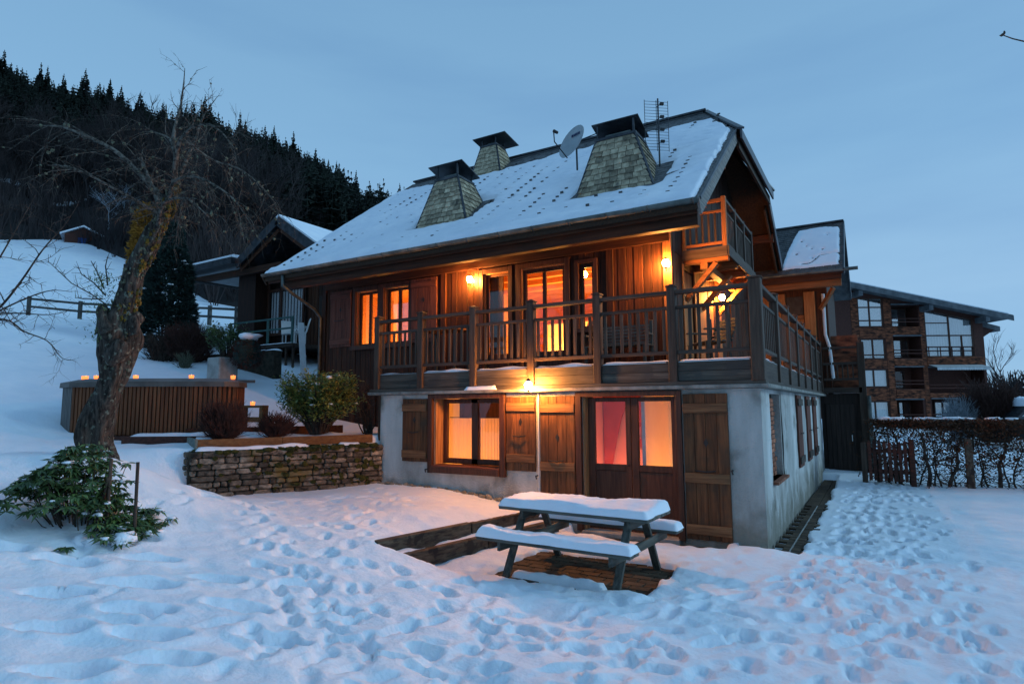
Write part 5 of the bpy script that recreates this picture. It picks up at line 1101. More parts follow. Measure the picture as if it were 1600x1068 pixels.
for i, (x, y, z0, z1, lx) in enumerate([(-6.02, -5.6, .5, 1.4, .02), (-5.78, -5.42, .5, 1.36, -.01), (-6.14, -5.62, .75, 1.2, .14)]):
    o = MB().tube([(x, y, z0), (x+lx, y, z1)], [.019, .018], 8).build('wooden_stake', M['rail_v'])
    tag(o, ['upright wooden stake left of the other upright one behind the rhododendron', 'upright wooden stake furthest right behind the rhododendron', 'short leaning wooden stake among the rhododendron leaves'][i], 'stake', 'stakes in the rhododendron')

# ------------------------------------------------------------------ old fruit tree; coordinates: metres right of the foot, up, and away
TB = Vector((-7.94, -4.85, 1.37)); TX = Vector((.858, .513, 0)); TY = Vector((-.51, .86, 0))
def tv(a, h, d=0.): return TB+TX*a+TY*d+Vector((.059*h, -.088*h, h))
t = thing('old_fruit_tree', 'gnarled leafless fruit tree with mossy leaning trunk and lichen-hung branches', 'tree', tuple(TB))
def lt(p): return p-TB
def smooth(pts, n=5):
    out = []; P = [pts[0]]+list(pts)+[pts[-1]]
    for i in range(1, len(P)-2):
        for k in range(n):
            u = k/n; a, b, c, d = P[i-1], P[i], P[i+1], P[i+2]
            out.append([.5*((2*b[j])+(-a[j]+c[j])*u+(2*a[j]-5*b[j]+4*c[j]-d[j])*u*u+(-a[j]+3*b[j]-3*c[j]+d[j])*u**3) for j in range(4)])
    out.append(list(pts[-1])); return out
def limb(mb, raw, n=12, jit=.22, sub=5):
    s = smooth([tuple(lt(tv(a, h, d)))+(r,) for a, h, d, r in raw], sub); pts = [Vector(q[:3])+Vector([.012*mn.noise(Vector(q[:3])*6+Vector((k*9, 0, 0))) for k in range(3)]) for q in s]
    mb.tube(pts, [max(.003, q[3]) for q in s], n, True, jit); return pts, [q[3] for q in s]
tr = MB()
main_, mr_ = limb(tr, [(*(-0.04, -0.19), 0, .25), (*(-0.01, 0.04), 0, .21), (*(0.07, 0.45), 0, .20), (*(0.16, 0.80), 0, .175), (*(0.27, 1.16), 0, .17), (*(0.29, 1.40), 0, .19), (*(0.31, 1.63), 0, .215), (*(0.34, 1.87), 0, .16), (*(0.44, 2.14), 0, .145), (*(0.53, 2.45), 0, .125), (*(0.68, 2.76), 0, .11), (*(0.85, 3.11), 0, .095), (*(1.00, 3.41), 0, .09), (*(1.09, 3.65), 0, .075)], 34, .26, 9)
limb(tr, [(*(0.25, 1.72), -.05, .22), (*(0.20, 1.84), -.1, .12), (*(0.17, 1.93), -.1, .09), (*(0.16, 2.00), -.1, .05)], 14, .4)
limb(tr, [(*(0.45, 1.82), .05, .16), (*(0.52, 1.72), -.05, .10), (*(0.57, 1.60), -.05, .06)], 12, .5)
limb(tr, [(*(0.46, 2.27), 0, .13), (*(0.48, 2.49), .05, .11), (*(0.47, 2.61), .05, .09)], 12, .4)
limb(tr, [(*(0.34, 1.29), -.15, .14), (*(0.45, 1.42), -.22, .13), (*(0.50, 1.51), -.2, .08)], 12, .5)
for k in range(5): a = k*1.26; limb(tr, [(*(0.00, 0.13), 0, .16), (.22*math.cos(a), -.12, .2*math.sin(a), .10), (.3*math.cos(a), -.3, .28*math.sin(a), .05)], 8, .3, 3)
tr.build('trunk', M['bark'], t, smooth=True)
bmb, lich, tw = MB(), MB(), MB(); rt = random.Random(77)
LIMBS = [[(*(1.00, 3.41), 0, .085), (*(0.83, 3.62), -.1, .06), (*(0.64, 3.85), -.2, .05), (*(0.45, 4.03), -.3, .042), (*(0.20, 4.16), -.4, .033), (*(-0.09, 4.25), -.5, .022), (*(-0.34, 4.28), -.5, .01)],
 [(*(0.89, 3.20), .1, .06), (*(0.67, 3.56), .3, .045), (*(0.45, 3.94), .5, .035), (*(0.28, 4.25), .6, .025), (*(0.23, 4.45), .7, .01)],
 [(*(1.09, 3.60), 0, .08), (*(1.09, 4.00), .05, .055), (*(1.05, 4.36), .05, .04), (*(1.11, 4.76), .1, .027), (*(1.16, 5.07), .1, .015), (*(1.18, 5.34), .1, .006)],
 [(*(1.09, 3.62), 0, .08), (*(1.19, 3.94), -.15, .05), (*(1.35, 4.18), -.3, .04), (*(1.60, 4.30), -.4, .03), (*(1.87, 4.26), -.5, .022), (*(2.09, 4.05), -.55, .014), (*(2.21, 3.74), -.6, .006)],
 [(*(1.13, 3.74), 0, .06), (*(1.17, 4.14), .2, .045), (*(1.25, 4.49), .3, .03), (*(1.33, 4.81), .35, .018), (*(1.50, 5.05), .35, .007)],
 [(*(1.00, 3.38), 0, .05), (*(1.25, 3.60), -.3, .035), (*(1.60, 3.60), -.5, .03), (*(1.96, 3.44), -.7, .02), (*(2.27, 3.20), -.7, .014), (*(2.47, 2.89), -.7, .005)],
 [(*(0.85, 3.07), 0, .05), (*(1.16, 3.29), -.4, .03), (*(1.51, 3.29), -.6, .025), (*(1.78, 3.16), -.8, .018), (*(2.05, 2.89), -.8, .006)],
 [(*(0.93, 3.25), 0, .05), (*(0.62, 3.43), -.5, .028), (*(0.27, 3.60), -.8, .018), (*(0.00, 3.60), -.9, .006)],
 [(*(1.05, 4.18), .05, .04), (*(0.85, 4.45), .3, .026), (*(0.58, 4.58), .4, .017), (*(0.40, 4.69), .5, .006)],
 [(*(1.35, 4.18), -.3, .035), (*(1.60, 4.05), .1, .025), (*(1.96, 3.94), .2, .018), (*(2.31, 3.60), .3, .01), (*(2.45, 3.29), .3, .005)]]
def twigs(pts, rad, dens, ln, droop, dep=2):
    L_ = 0
    for i in range(len(pts)-1):
        seg = (pts[i+1]-pts[i]); L_ += seg.length; n = dens*seg.length; n = int(n)+(rt.random() < n-int(n))
        for _ in range(n):
            s = pts[i].lerp(pts[i+1], rt.random()); d = (seg.normalized()*.6+Vector((rt.uniform(-1, 1), rt.uniform(-1, 1), rt.uniform(-.8, .9)))).normalized(); l = ln*rt.uniform(.4, 1.2); q = [s]; dd = d
            for k in range(5): dd = (dd+Vector((rt.uniform(-.3, .3), rt.uniform(-.3, .3), rt.uniform(-.25, .25)-droop))).normalized(); q.append(q[-1]+dd*l/5)
            r0 = min(rad[i]*.5, .007 if dep > 1 else .0035)
            (bmb if dep > 1 else tw).tube(q, [r0, r0*.85, r0*.7, r0*.55, r0*.45, r0*.3], 4 if dep > 1 else 3, False)
            if dep > 1: twigs(q, [r0*1.5]*6, 20, l*.42, droop*.8, dep-1)
            if rt.random() < (.45 if dep > 1 else .06): lich.blob(tuple(q[rt.randint(1, 3)]), rt.uniform(.008, .024), (1, 1, rt.uniform(.7, 1.2)), 5, .9, rt.randint(0, 99))
for i, lb in enumerate(LIMBS):
    p, r_ = limb(bmb, [(q[0], q[1], q[2], q[3]*.62) for q in lb], 8, .2, 4); up_ = i in (2, 4)
    twigs(p, r_, 7 if up_ else 15, .36 if up_ else .6, -.05 if up_ else (.10 if i in (0, 1, 7, 8) else .2))
bmb.build('branches', M['branch_bark'], t, smooth=True); tw.build('twigs', M['fine_twig'], t)
for k in range(420): i = int(len(main_)*(.15+.83*rt.random()**.6))-1; a = rt.uniform(0, 6.28); c = main_[i]; lich.blob((c.x+math.cos(a)*mr_[i]*.98, c.y+math.sin(a)*mr_[i]*.98, c.z+rt.uniform(-.05, .05)), rt.uniform(.008, .024), (1, 1, 1.3), 5, .9, k)
lich.build('lichen', M['lichen'], t)
mo = MB()
for k in range(170):
    i = rt.choice(list(range(60, 76))+list(range(84, len(main_)-2))); a = rt.gauss(0, .6); c = main_[i]; dr = TX*math.cos(a)+TY*-math.sin(a)*1.0; rr_ = mr_[i]; q = c+dr*rr_*.97+Vector((0, 0, rt.uniform(-.1, .04))); mo.blob(tuple(q), rt.uniform(.010, .030), (1, 1, 1.5), 6, .9, k)
mo.build('moss', M['orange_moss'], t)
MB().blob(tuple(lt(tv(*(0.20, 1.83), -.12))), .09, (1.2, 1, .7), 10, .3, 3).build('snow_cap', M['snow_roof'], t, smooth=True)
iv = MB()
for k in range(520):
    q = lt(tv((0.16, 2.00)[0]+rt.gauss(0, .09), (0.16, 2.00)[1]+rt.uniform(-.55, .45), rt.gauss(0, .1)-.1)); iv.leaf(q, Vector((rt.uniform(-1, 1), rt.uniform(-1, 1), rt.uniform(-.1, 1.2))), Vector((0, 0, 1)), .06, .014)
iv.build('sprouting_greenery', M['leaf'], t)
for st0, dr in (((172, 470), [(150, 455), (120, 440), (95, 420), (85, 412)]), ((170, 460), [(150, 440), (135, 428), (130, 425)]), ((175, 440), [(178, 415), (180, 400)])):
    pass
sh = MB()
for pts in ([(0.20, 2.02), (0.00, 2.16), (-0.27, 2.31), (-0.46, 2.49), (-0.59, 2.61)], [(0.20, 2.14), (0.04, 2.31), (-0.13, 2.43), (-0.18, 2.54)], [(0.16, 2.09), (-0.09, 2.09), (-0.22, 2.11)], [(0.23, 2.27), (0.20, 2.54), (0.23, 2.67)], [(0.18, 2.23), (0.09, 2.45), (0.00, 2.61)]):
    q = [lt(tv(a, h, -.1)) for a, h in pts]; sh.tube(q, [.01*(1-.8*i/len(q)) for i in range(len(q))], 4, False)
    for i in range(len(q)-1):
        for _ in range(5): s = q[i].lerp(q[i+1], rt.random()); e = Vector((rt.uniform(-.5, .5), rt.uniform(-.5, .5), rt.uniform(-.2, 1))).normalized(); sh.tube([s, s+e*rt.uniform(.05, .2)], [.004, .002], 3, False)
sh.build('water_shoots', M['twig'], t)

# branches of a tree standing just outside the left edge
def spray(name, label, root, arms, m='twig', dens=9, ln=.3, buds=False, seed=5, trunk=None):
    global rt, bmb, tw, lich
    rt = random.Random(seed); t = thing(name, label, 'tree', root); bmb, tw, lich = MB(), MB(), MB(); ro = Vector(root)
    if trunk: bmb.tube([Vector(p)-ro for p in trunk[0]], trunk[1], 10, True, .1)
    for arm, r0 in arms:
        q = [Vector(p)-ro for p in arm]; s = smooth([tuple(p)+(r0*(1-.85*i/(len(q)-1)),) for i, p in enumerate(q)], 5); P = [Vector(x[:3]) for x in s]; bmb.tube(P, [x[3] for x in s], 6, False); twigs(P, [x[3] for x in s], dens, ln, .02, 2)
    bmb.build('branches', M[m], t, smooth=True); tw.build('twigs', M[m], t); return t
spray('bare_tree', 'leafless tree at the left edge with twigs reaching in over the snow', (-7.6, -7.0, .9),
    [([(-7.3, -7.0, 2.4), (-6.3, -6.85, 2.75), (-5.95, -6.75, 2.95), (-5.70, -6.68, 3.2), (-5.5, -6.6, 3.5), (-5.33, -6.5, 3.75), (-5.2, -6.45, 3.95)], .017), ([(-6.6, -6.9, 2.8), (-6.0, -6.7, 2.85), (-5.75, -6.6, 2.72), (-5.5, -6.5, 2.62), (-5.3, -6.45, 2.45), (-5.15, -6.4, 2.42)], .011),
     ([(-6.2, -6.8, 2.85), (-5.8, -6.6, 3.05), (-5.5, -6.5, 3.12), (-5.3, -6.4, 3.1)], .010), ([(-6.5, -6.9, 2.9), (-6.1, -6.8, 3.3), (-5.9, -6.7, 3.7), (-5.75, -6.6, 4.1)], .014), ([(-6.1, -6.8, 2.9), (-5.8, -6.65, 2.9), (-5.5, -6.5, 2.88), (-5.3, -6.4, 2.92)], .009),
     ([(-6.6, -7.0, 2.6), (-6.1, -6.9, 3.5), (-5.95, -6.8, 4.0)], .012)], 'twig', 10, .3, seed=6, trunk=([(-7.6, -7.0, .8), (-7.5, -7.0, 1.7), (-7.3, -7.0, 2.4), (-7.1, -6.9, 3.6), (-7.3, -6.8, 4.8)], [.14, .12, .1, .06, .02]))
t = thing('overhanging_branch', 'dark budded twig tips poking in at the upper right edge', 'branch', (3.4, -3.9, 4.0)); mb = MB()
for arm in ([(3.4, -3.9, 4.05), (2.9, -4.1, 4.2), (2.42, -4.3, 4.295), (2.33, -4.35, 4.325), (2.275, -4.385, 4.35)], [(3.4, -3.9, 4.0), (2.8, -4.15, 4.15), (2.43, -4.3, 4.22)]):
    q = [Vector(p)-Vector((3.4, -3.9, 4.0)) for p in arm]; mb.tube(q, [.012, .009, .005, .004, .003][:len(q)], 5, False)
    for k in (-1, -3):
        if abs(k) < len(q): mb.blob(tuple(q[k]), .009, (1.6, 1.2, .9), 6, .5, 2); mb.blob(tuple(q[k]+Vector((.012, 0, .012))), .008, (.8, .8, 1.8), 6, .3, 3)
mb.build('budded_twigs', M['twig'], t)
MB().tube([(0, 0, .03), (1.2, .6, -.4), (2.6, 1.2, -1.6), (2.9, 1.3, -4.0)], [.012, .04, .09, .14], 8).build('limb', M['bark'], t)

# ------------------------------------------------------------------ yard steps, table, cobbles
t = thing('yard_steps', 'two long dark sleepers forming snowy steps beside the picnic table', 'steps')
for p, q, z0, z1 in (((-4.0, -3.48), (-3.28, -.3), .17, .33), ((-3.68, -3.36), (-3.05, -.4), .03, .18)):
    L_ = math.hypot(q[0]-p[0], q[1]-p[1]); d = ((q[0]-p[0])/L_, (q[1]-p[1])/L_)
    for a, b in ((0, .48), (.485, 1)): MB().beam((p[0]+(q[0]-p[0])*a, p[1]+(q[1]-p[1])*a, (z0+z1)/2-.035), (p[0]+(q[0]-p[0])*b, p[1]+(q[1]-p[1])*b, (z0+z1)/2-.025), .10, z1-z0+.06, c=.01).build('sleeper', M['sleeper'], t)
t = thing('picnic_table', 'weathered picnic table with attached benches under thick snow', 'picnic table', (-1.76, -2.26, -.05), math.radians(-2)); t.scale = (.93, .98, 1.04)
for k in range(5): B('top_plank', 'bench', t, -1.05, 1.05, -.39+k*.158, -.39+k*.158+.145, .705, .745, .006)
for s in (-1, 1):
    for k in range(2): B('bench_plank', 'bench', t, -1.04, 1.04, s*.76-.13+k*.135, s*.76-.13+k*.135+.125, .43, .47, .006)
for x in (-.75, .75):
    for s in (-1, 1): MB().beam((x, s*.66, 0), (x, s*.22, .70), .045, .095, up=(1, 0, 0), c=.004).build('leg', M['bench_v'], t)
    B('bench_bearer', 'bench_y', t, x+.025, x+.07, -.88, .88, .335, .43); B('top_bearer', 'bench_y', t, x+.025, x+.07, -.36, .36, .61, .704)
    MB().beam((x, 0, .63), (x*.35, 0, .70), .09, .04).build('brace', M['bench'], t)
def snowslab(parent, x0, x1, y0, y1, z, h, seed):
    nx, ny = int((x1-x0)/.03), max(8, int((y1-y0)/.025)); top, mb = {}, MB()
    for i in range(nx+1):
        for j in range(ny+1):
            u, v = i/nx, j/ny; x = x0+(x1-x0)*u; y = y0+(y1-y0)*v; e = min(min(u, 1-u)*(x1-x0), min(v, 1-v)*(y1-y0)); e = e if min(u, v, 1-u, 1-v) <= 0 else max(.004, e-.022*max(0, mn.noise(Vector((x*6, y*6, seed+9)))+.3)); rd_ = math.sqrt(max(0, 1-(1-min(1, e/.06))**2))
            hh = h*(.85+.4*mn.noise(Vector((x*1.5, y*2.2, seed)))+.12*mn.noise(Vector((x*5, y*5, seed)))+.08*mn.noise(Vector((x*16, y*16, seed))))*rd_
            ox = .018*mn.noise(Vector((x*5, y*5, seed+3))) if e < .02 else 0
            mb.v.append((x+ox, y+ox, z+hh+.001))
    for i in range(nx):
        for j in range(ny): a = i*(ny+1)+j; mb.f.append((a, a+ny+1, a+ny+2, a+1))
    mb.build('snow_layer', M['snow_roof'], parent, smooth=True)
snowslab(t, -1.05, 1.05, -.40, .41, .742, .115, 2); snowslab(t, -1.05, 1.05, -.90, -.62, .467, .10, 5); snowslab(t, -1.05, 1.05, .62, .90, .467, .10, 8)
mb = MB(); rr = random.Random(31)
for k in range(75):
    x = -7.05+k*.048+rr.uniform(-.02, .02); mb.blob((x, -.07+rr.uniform(-.05, .04), gz(x, -.1)+rr.uniform(-.01, .03)), rr.uniform(.025, .055), (1.2, 1, .6), 7, .3, k)
mb.build('cobble_edging', M['cobble'], kind='stuff')

# ------------------------------------------------------------------ neighbour's chalet on the left
t = thing('neighbour_chalet', 'dark neighbouring chalet with snowy gabled roof left of the main house', 'house', (-17.7, 6.4, 0)); OX, OY = -17.7, 6.4
def nb(name, m, x0, x1, y0, y1, z0, z1, c=.005, parent=None): return B(name, m, parent or t, x0-OX, x1-OX, y0-OY, y1-OY, z0, z1, c)
nb('wall', 'gable', -21.0, -14.6, 7.3, 15, 3.0, 7.8, 0); nb('corner_post', 'gable', -21.2, -20.1, 6.45, 7.3, 3.4, 7.9)
MB().prism([(-20.2-OX, .9, 7.3), (-14.6-OX, .9, 7.3), (-17.7-OX, .9, 9.1)], (0, .1, 0)).build('gable_boards', M['gable'], t)
nb('cladding', 'wall_v', -17.8, -14.6, 7.2, 7.29, 3.9, 7.3, 0)
for k in range(16): nb('board', 'wall_v', -17.8+k*.2, -17.62+k*.2, 7.17, 7.198, 4.0, 7.3)
nb('door', 'darkdoor', -17.1, -16.2, 7.12, 7.165, 4.2, 6.3)
w_ = bpy.data.objects.new('window', None); COL.objects.link(w_); w_.parent = t
for x in (-20.08, -19.3, -17.95): nb('frame', 'frame', x, x+.1, 7.0, 7.08, 5.0, 7.3, parent=w_)
nb('frame', 'frame', -20.0, -17.9, 7.0, 7.08, 6.72, 6.82, parent=w_); nb('frame', 'frame', -20.0, -17.9, 7.0, 7.08, 4.9, 5.0, parent=w_)
nb('pane', 'glass', -19.98, -17.95, 7.03, 7.04, 5.0, 7.2, 0, w_)
for k in range(22): nb('curtain_fold', 'curtain', -19.95+k*.092, -19.9+k*.092, 7.14+(k % 2)*.03, 7.16+(k % 2)*.03, 5.0, 6.72, 0, w_)  # pale curtain colour also stands in for sky reflected in this window
def nslab(pts, a, b, name, m): MB().prism([(p[0]-OX, p[1]-OY, p[2]+a) for p in pts], (0, 0, b-a)).build(name, M[m], t, smooth=False)
AP = 9.2; ridge0, ridge1 = 6.0, 14
for pts, nm in (([(-17.75, 5.6, AP), (-17.75, 16, AP), (-20.1, 16, 7.95), (-20.1, 5.6, 7.75)], 'roof_left'), ([(-17.75, 5.6, AP), (-14.2, 5.6, 6.9), (-14.2, 16, 6.9), (-17.75, 16, AP)], 'roof_right')):
    nslab(pts, -.22, -.05, 'roof_boarding', 'metal'); nslab(pts, -.05, .1, 'roof_snow', 'snow_roof')
nslab([(-20.1, 5.3, 7.95), (-20.1, 12, 8.1), (-24.3, 12, 8.0), (-24.0, 5.3, 7.9)], -.3, -.05, 'lean_to_roof', 'metal'); nslab([(-20.1, 5.4, 7.95), (-20.1, 12, 8.1), (-24.2, 12, 8.0), (-23.9, 5.4, 7.9)], -.05, .07, 'roof_snow', 'snow_roof')
MB().beam((-17.75-OX, -.85, AP-.16), (-20.15-OX, -.85, 7.62), .05, .34).build('barge_board', M['metal'], t); MB().beam((-17.75-OX, -.85, AP-.16), (-14.2-OX, -.85, 6.72), .05, .34).build('barge_board', M['metal'], t)
MB().beam((-17.8-OX, -.7, AP-.5), (-20.0-OX, -.7, 7.45), .05, .15).build('inner_barge_board', M['wall_x'], t); MB().beam((-17.7-OX, -.7, AP-.5), (-14.4-OX, -.7, 6.5), .05, .15).build('inner_barge_board', M['wall_x'], t)
nb('beam', 'wall_x', -24.0, -17.9, 5.9, 6.1, 7.3, 7.55); MB().tube([(-24.1-OX, -1.0, 7.7), (-24.0-OX, -.9, 7.5), (-21.0-OX, .2, 6.9)], .05, 6).build('downpipe', M['iron'], t)
dk = bpy.data.objects.new('deck', None); COL.objects.link(dk); dk.parent = t
nb('deck_floor', 'rail_x', -19.5, -15.9, 4.9, 7.1, 4.1, 4.22, parent=dk); mound('deck_snow', dk, -19.5-OX, -15.9-OX, -1.55, -1.2, 4.215, .05, 17)
for x in (-19.45, -17.3, -16.0): nb('railing_post', 'teal', x, x+.07, 4.92, 4.99, 4.22, 5.15, parent=dk)
for z in (5.1, 4.72): nb('railing_bar', 'teal', -19.45, -15.9, 4.93, 4.98, z, z+.06, parent=dk)
for k in range(9): nb('deck_prop', 'rail_v', -18.9+k*.36, -18.83+k*.36, 5.0, 5.07, 2.9, 4.1, parent=dk)
def chair(x, y, z, rz, label):
    c = thing('garden_chair', label, 'chair', (x, y, z), rz, 'white plastic chairs on the neighbour\'s deck')
    B('seat', 'white_plastic', c, -.22, .22, -.22, .22, .4, .44, .01); MB().prism([(-.22, .2, .44), (.22, .2, .44), (.2, .34, .95), (-.2, .34, .95)], (0, .03, 0)).build('backrest', M['white_plastic'], c)
    for a in (-.2, .17):
        for b in (-.2, .17): B('leg', 'white_plastic', c, a, a+.035, b, b+.035, 0, .4, .003)
    for a in (-.26, .22): B('arm', 'white_plastic', c, a, a+.04, -.2, .24, .62, .65, .003)
chair(-16.9, 5.6, 4.22, 1.2, 'white plastic chair on the neighbour\'s deck, left of the pair'); chair(-16.3, 5.55, 4.22, -.6, 'white plastic chair on the neighbour\'s deck, right of the pair, nearest the main house')
o = MB().beam((-14.25, 4.1, 2.6), (-14.75, 4.3, 4.75), .18, .06).build('leaning_board', M['white_plastic']); tag(o, 'pale board leaning upright at the end of the neighbour\'s deck', 'board')
t = thing('snow_capped_bush', 'round russet bush wearing a cap of snow before the neighbour\'s deck', 'shrub', (-14.05, 1.85, 3.05)); mb = MB(); rr = random.Random(41)
for k in range(900):
    d = Vector((rr.gauss(0, 1), rr.gauss(0, 1), rr.gauss(0, 1))).normalized(); q = d*.47*rr.uniform(.75, 1.02); mb.leaf(Vector((q.x, q.y, .48+q.z*.95)), d+Vector((rr.uniform(-.6, .6),)*3), Vector((0, 0, 1)), .09, .04)
mb.build('foliage', M['twig_red'], t); MB().blob((0, 0, .5), .40, (1, 1, 1), 10, .2, 4).build('core', M['needle_near'], t); MB().blob((0.05, 0, .95), .30, (1.15, 1, .4), 12, .3, 5).build('snow_cap', M['snow_roof'], t, smooth=True)
leafy('dark_shrub', 'small dark leafy shrub beside the dark post of the neighbour\'s house', (-15.5, 2.2, 3.35), .55, 1.15, 60, 1500, ['leaf', 'leaf_d'], .12, .05, 51)
B('stone_block', 'concrete', None, -15.1, -14.5, 1.3, 1.9, 2.5, 3.42, .03); tag(bpy.data.objects['stone_block'], 'pale concrete block half sunk in snow beside the snow-capped bush', 'concrete block')
t = thing('low_terrace_wall', 'dark low wall behind the clipped shrubs next to the neighbour\'s deck', 'wall', (-17.5, 3.2, 3)); B('wall_body', 'mortar', t, -1.3, 3.0, -.1, .2, -.5, .75); mound('wall_snow', t, -1.3, 3.0, -.15, .22, .75, .06, 19)
# conifers, thuja and clipped shrub by the fence
def foliage_column(name, label, loc, r, h, m, seed, n=4200, taper=.25, ll=.3, snow=0, top=.8):
    rr = random.Random(seed); t = thing(name, label, 'tree', loc); mb = MB(); sn = MB()
    for k in range(n):
        z = rr.random()*h; a = rr.uniform(0, 6.28); u = z/h; rad = r*(1-taper*u)*(1 if u < top else math.sqrt(max(0, 1-((u-top)/(1-top))**2)))*(.86+.3*mn.noise(Vector((math.cos(a)*1.5, math.sin(a)*1.5, z*1.1+seed))))*rr.uniform(.8, 1.04)
        d = Vector((math.cos(a), math.sin(a), rr.uniform(-.3, .9))); p = Vector((math.cos(a)*rad, math.sin(a)*rad, z)); mb.leaf(p, d+Vector((rr.uniform(-.5, .5), rr.uniform(-.5, .5), rr.uniform(-.4, .4))), Vector((rr.uniform(-1, 1), rr.uniform(-1, 1), 1)), ll*rr.uniform(.5, 1.2), ll*.4)
        if rr.random() < snow: sn.blob(tuple(p), .09, (1.3, 1.2, .5), 5, .3, k % 20)
    mb.tube([(0, 0, -.3), (0, 0, h*.9)], [r*.12, .02], 6); mb.build('crown', M[m], t)
    if snow: sn.build('snow_tufts', M['snow_roof'], t)
foliage_column('dark_conifer', 'dense dark conifer with rounded top behind the old tree', (-20.45, 3.15, 4.0), 1.02, 3.75, 'needle_near', 5, 9500, .3, .22, .004, .7)
foliage_column('golden_thuja', 'tall narrow golden conifer rising behind the old tree trunk', (-29.2, 6.8, 6.1), .95, 5.9, 'thuja', 6, 3600, .6, .3)
foliage_column('golden_thuja', 'dark narrow conifer close beside the golden one', (-28.1, 7.6, 6.1), .9, 5.0, 'needle_near', 7, 2600, .6, .3)
twig_bush('clipped_shrub', 'clipped russet shrub with flat top in front of the dark conifer', (-17.9, 2.45, 3.45), .8, 1.15, 700, seed=12, th=.010)
twig_bush('clipped_shrub', 'fan-shaped greyish bare shrub at the left foot of the clipped russet one', (-18.3, 1.75, 3.35), .5, .95, 200, 'twig', seed=13, th=.010)
twig_bush('stalk_clump', 'small clump of pale dry stalks in the snow before the clipped shrub', (-16.9, 1.7, 3.15), .3, .55, 60, 'lichen', seed=14, th=.010)
# post-and-rail fences
def fence(label, pts, h=1.15):
    t = thing('rail_fence', label, 'fence', pts[0])
    P = [Vector(p)-Vector(pts[0]) for p in pts]
    for p in P: MB().box(p.x-.09, p.x+.09, p.y-.09, p.y+.09, p.z-.6, p.z+h, .01).build('post', M['teal2'], t)
    for a, b in zip(P[:-1], P[1:]):
        for z in (h-.15, h-.62): MB().beam(a+Vector((0, 0, z)), b+Vector((0, 0, z)), .07, .13).build('rail', M['teal2'], t)
M['teal2'] = wood('old_fence_wood', (.03, .035, .035), (.08, .08, .075), 'v')
def fp_(x, y): return (x, y, gz(x, y))
fence('post-and-rail fence on the snowy slope left of the old tree', [fp_(-42.3, 7.1), fp_(-39.4, 8.6), fp_(-36.6, 9.9), fp_(-33.8, 11)])
fence('post-and-rail fence on the slope right of the dark conifer', [fp_(-33.5, 11.3), fp_(-31.0, 11.5), fp_(-28.4, 11.4), fp_(-26, 11.2)])
# hut on the hill
hx, hy = -86.5, 29.0; hz = gz(hx, hy)-.5
t = thing('hillside_hut', 'small dark hut with snowy roof and blue door high on the hill', 'hut', (hx, hy, hz), math.radians(62)); t.scale = (.62, .62, .62)
B('wall', 'far_dark', t, -3.2, 3.2, 0, 5, -1, 2.6, 0); MB().prism([(-3.2, 0, 2.6), (3.2, 0, 2.6), (0, 0, 4.2)], (0, 5, 0)).build('gable', M['far_dark'], t); B('door', 'blue', t, -.9, .6, -.08, -.01, 0, 2.0)
for s in (-1, 1): MB().prism([(0, -.6, 4.35), (s*4.0, -.6, 2.3), (s*4.0, 5.6, 2.3), (0, 5.6, 4.35)], (0, 0, .3)).build('roof_snow', M['snow_roof'], t)
B('lean_to', 'far_dark', t, 3.2, 8.5, .5, 5, -1.5, 1.8, 0); MB().prism([(3.2, .2, 2.3), (9, .2, 1.6), (9, 5.3, 1.6), (3.2, 5.3, 2.3)], (0, 0, .3)).build('roof_snow', M['snow_roof'], t)

# ------------------------------------------------------------------ apartment house on the right
AO = (-24.2, 33.65, 0); AR = math.radians(30.86)
t = thing('apartment_house', 'large dark timber apartment house with sloping roof and curtained windows behind the hedge', 'apartment house', AO, AR)
def ab(name, m, u0, u1, d0, d1, z0, z1, parent=None, c=0, kind=None): return B(name, m, parent or t, u0, u1, d0, d1, z0, z1, c, kind=kind)
RS = -.215
def rz_(u): return 11.78+RS*(u-27.9)
wins = [(28.6, 30.65, 8.35, 10.75), (28.67, 30.66, 5.7, 7.35), (28.66, 30.71, 3.4, 4.85), (28.65, 30.66, .7, 2.25)]
logg = [(31.35, 33.55, 8.35, 10.15), (31.35, 33.6, 5.75, 7.55), (31.3, 33.6, 3.25, 5.0), (31.2, 33.4, .5, 2.35)]; right_ = [(34.0, 38.0, 5.9, 9.3), (34.05, 38.6, 2.9, 4.95), (34.1, 38.6, .5, 2.4)]
mbw = solid_wall('facade_wall', 'far_dark', t, 'x', 22, 38.8, .0, .2, -1, 9.0, [(a, b, c, min(d, 9.0)) for a, b, c, d in wins+logg+right_])
mb = MB()
for a, b in ((22, 28.6), (30.65, 31.35), (33.55, 34.0), (38.0, 38.8)): mb.prism([(a, 0, 9.0), (b, 0, 9.0), (b, 0, rz_(b)-.3), (a, 0, rz_(a)-.3)], (0, .2, 0))
for a, b, z in ((28.6, 30.65, 10.75), (31.35, 33.55, 10.15)): mb.prism([(a, 0, z), (b, 0, z), (b, 0, rz_(b)-.3), (a, 0, rz_(a)-.3)], (0, .2, 0))
mb.prism([(34.0, 0, 9.72), (38.0, 0, 8.84), (38.0, 0, rz_(38)-.3), (34, 0, rz_(34)-.3)], (0, .2, 0)); mb.build('upper_facade', M['far_dark'], t)
ab('side_wall', 'far_dark', 38.6, 38.8, .2, 14, -1, 8.9); ab('back_wall', 'far_dark', 22, 38.6, 4.0, 4.2, -1, 9.3)
mb = MB(); ra_ = random.Random(9)      # shingle courses and balcony boards
def courses(u0, u1, z0, z1, st=.2, proud=.05, d=0.):
    z = z0
    while z < z1-.02: mb.prism([(u0, d, z), (u0, d-proud, z), (u0, d-.01, min(z+st, z1)-.01)], (u1-u0, 0, 0)); z += st
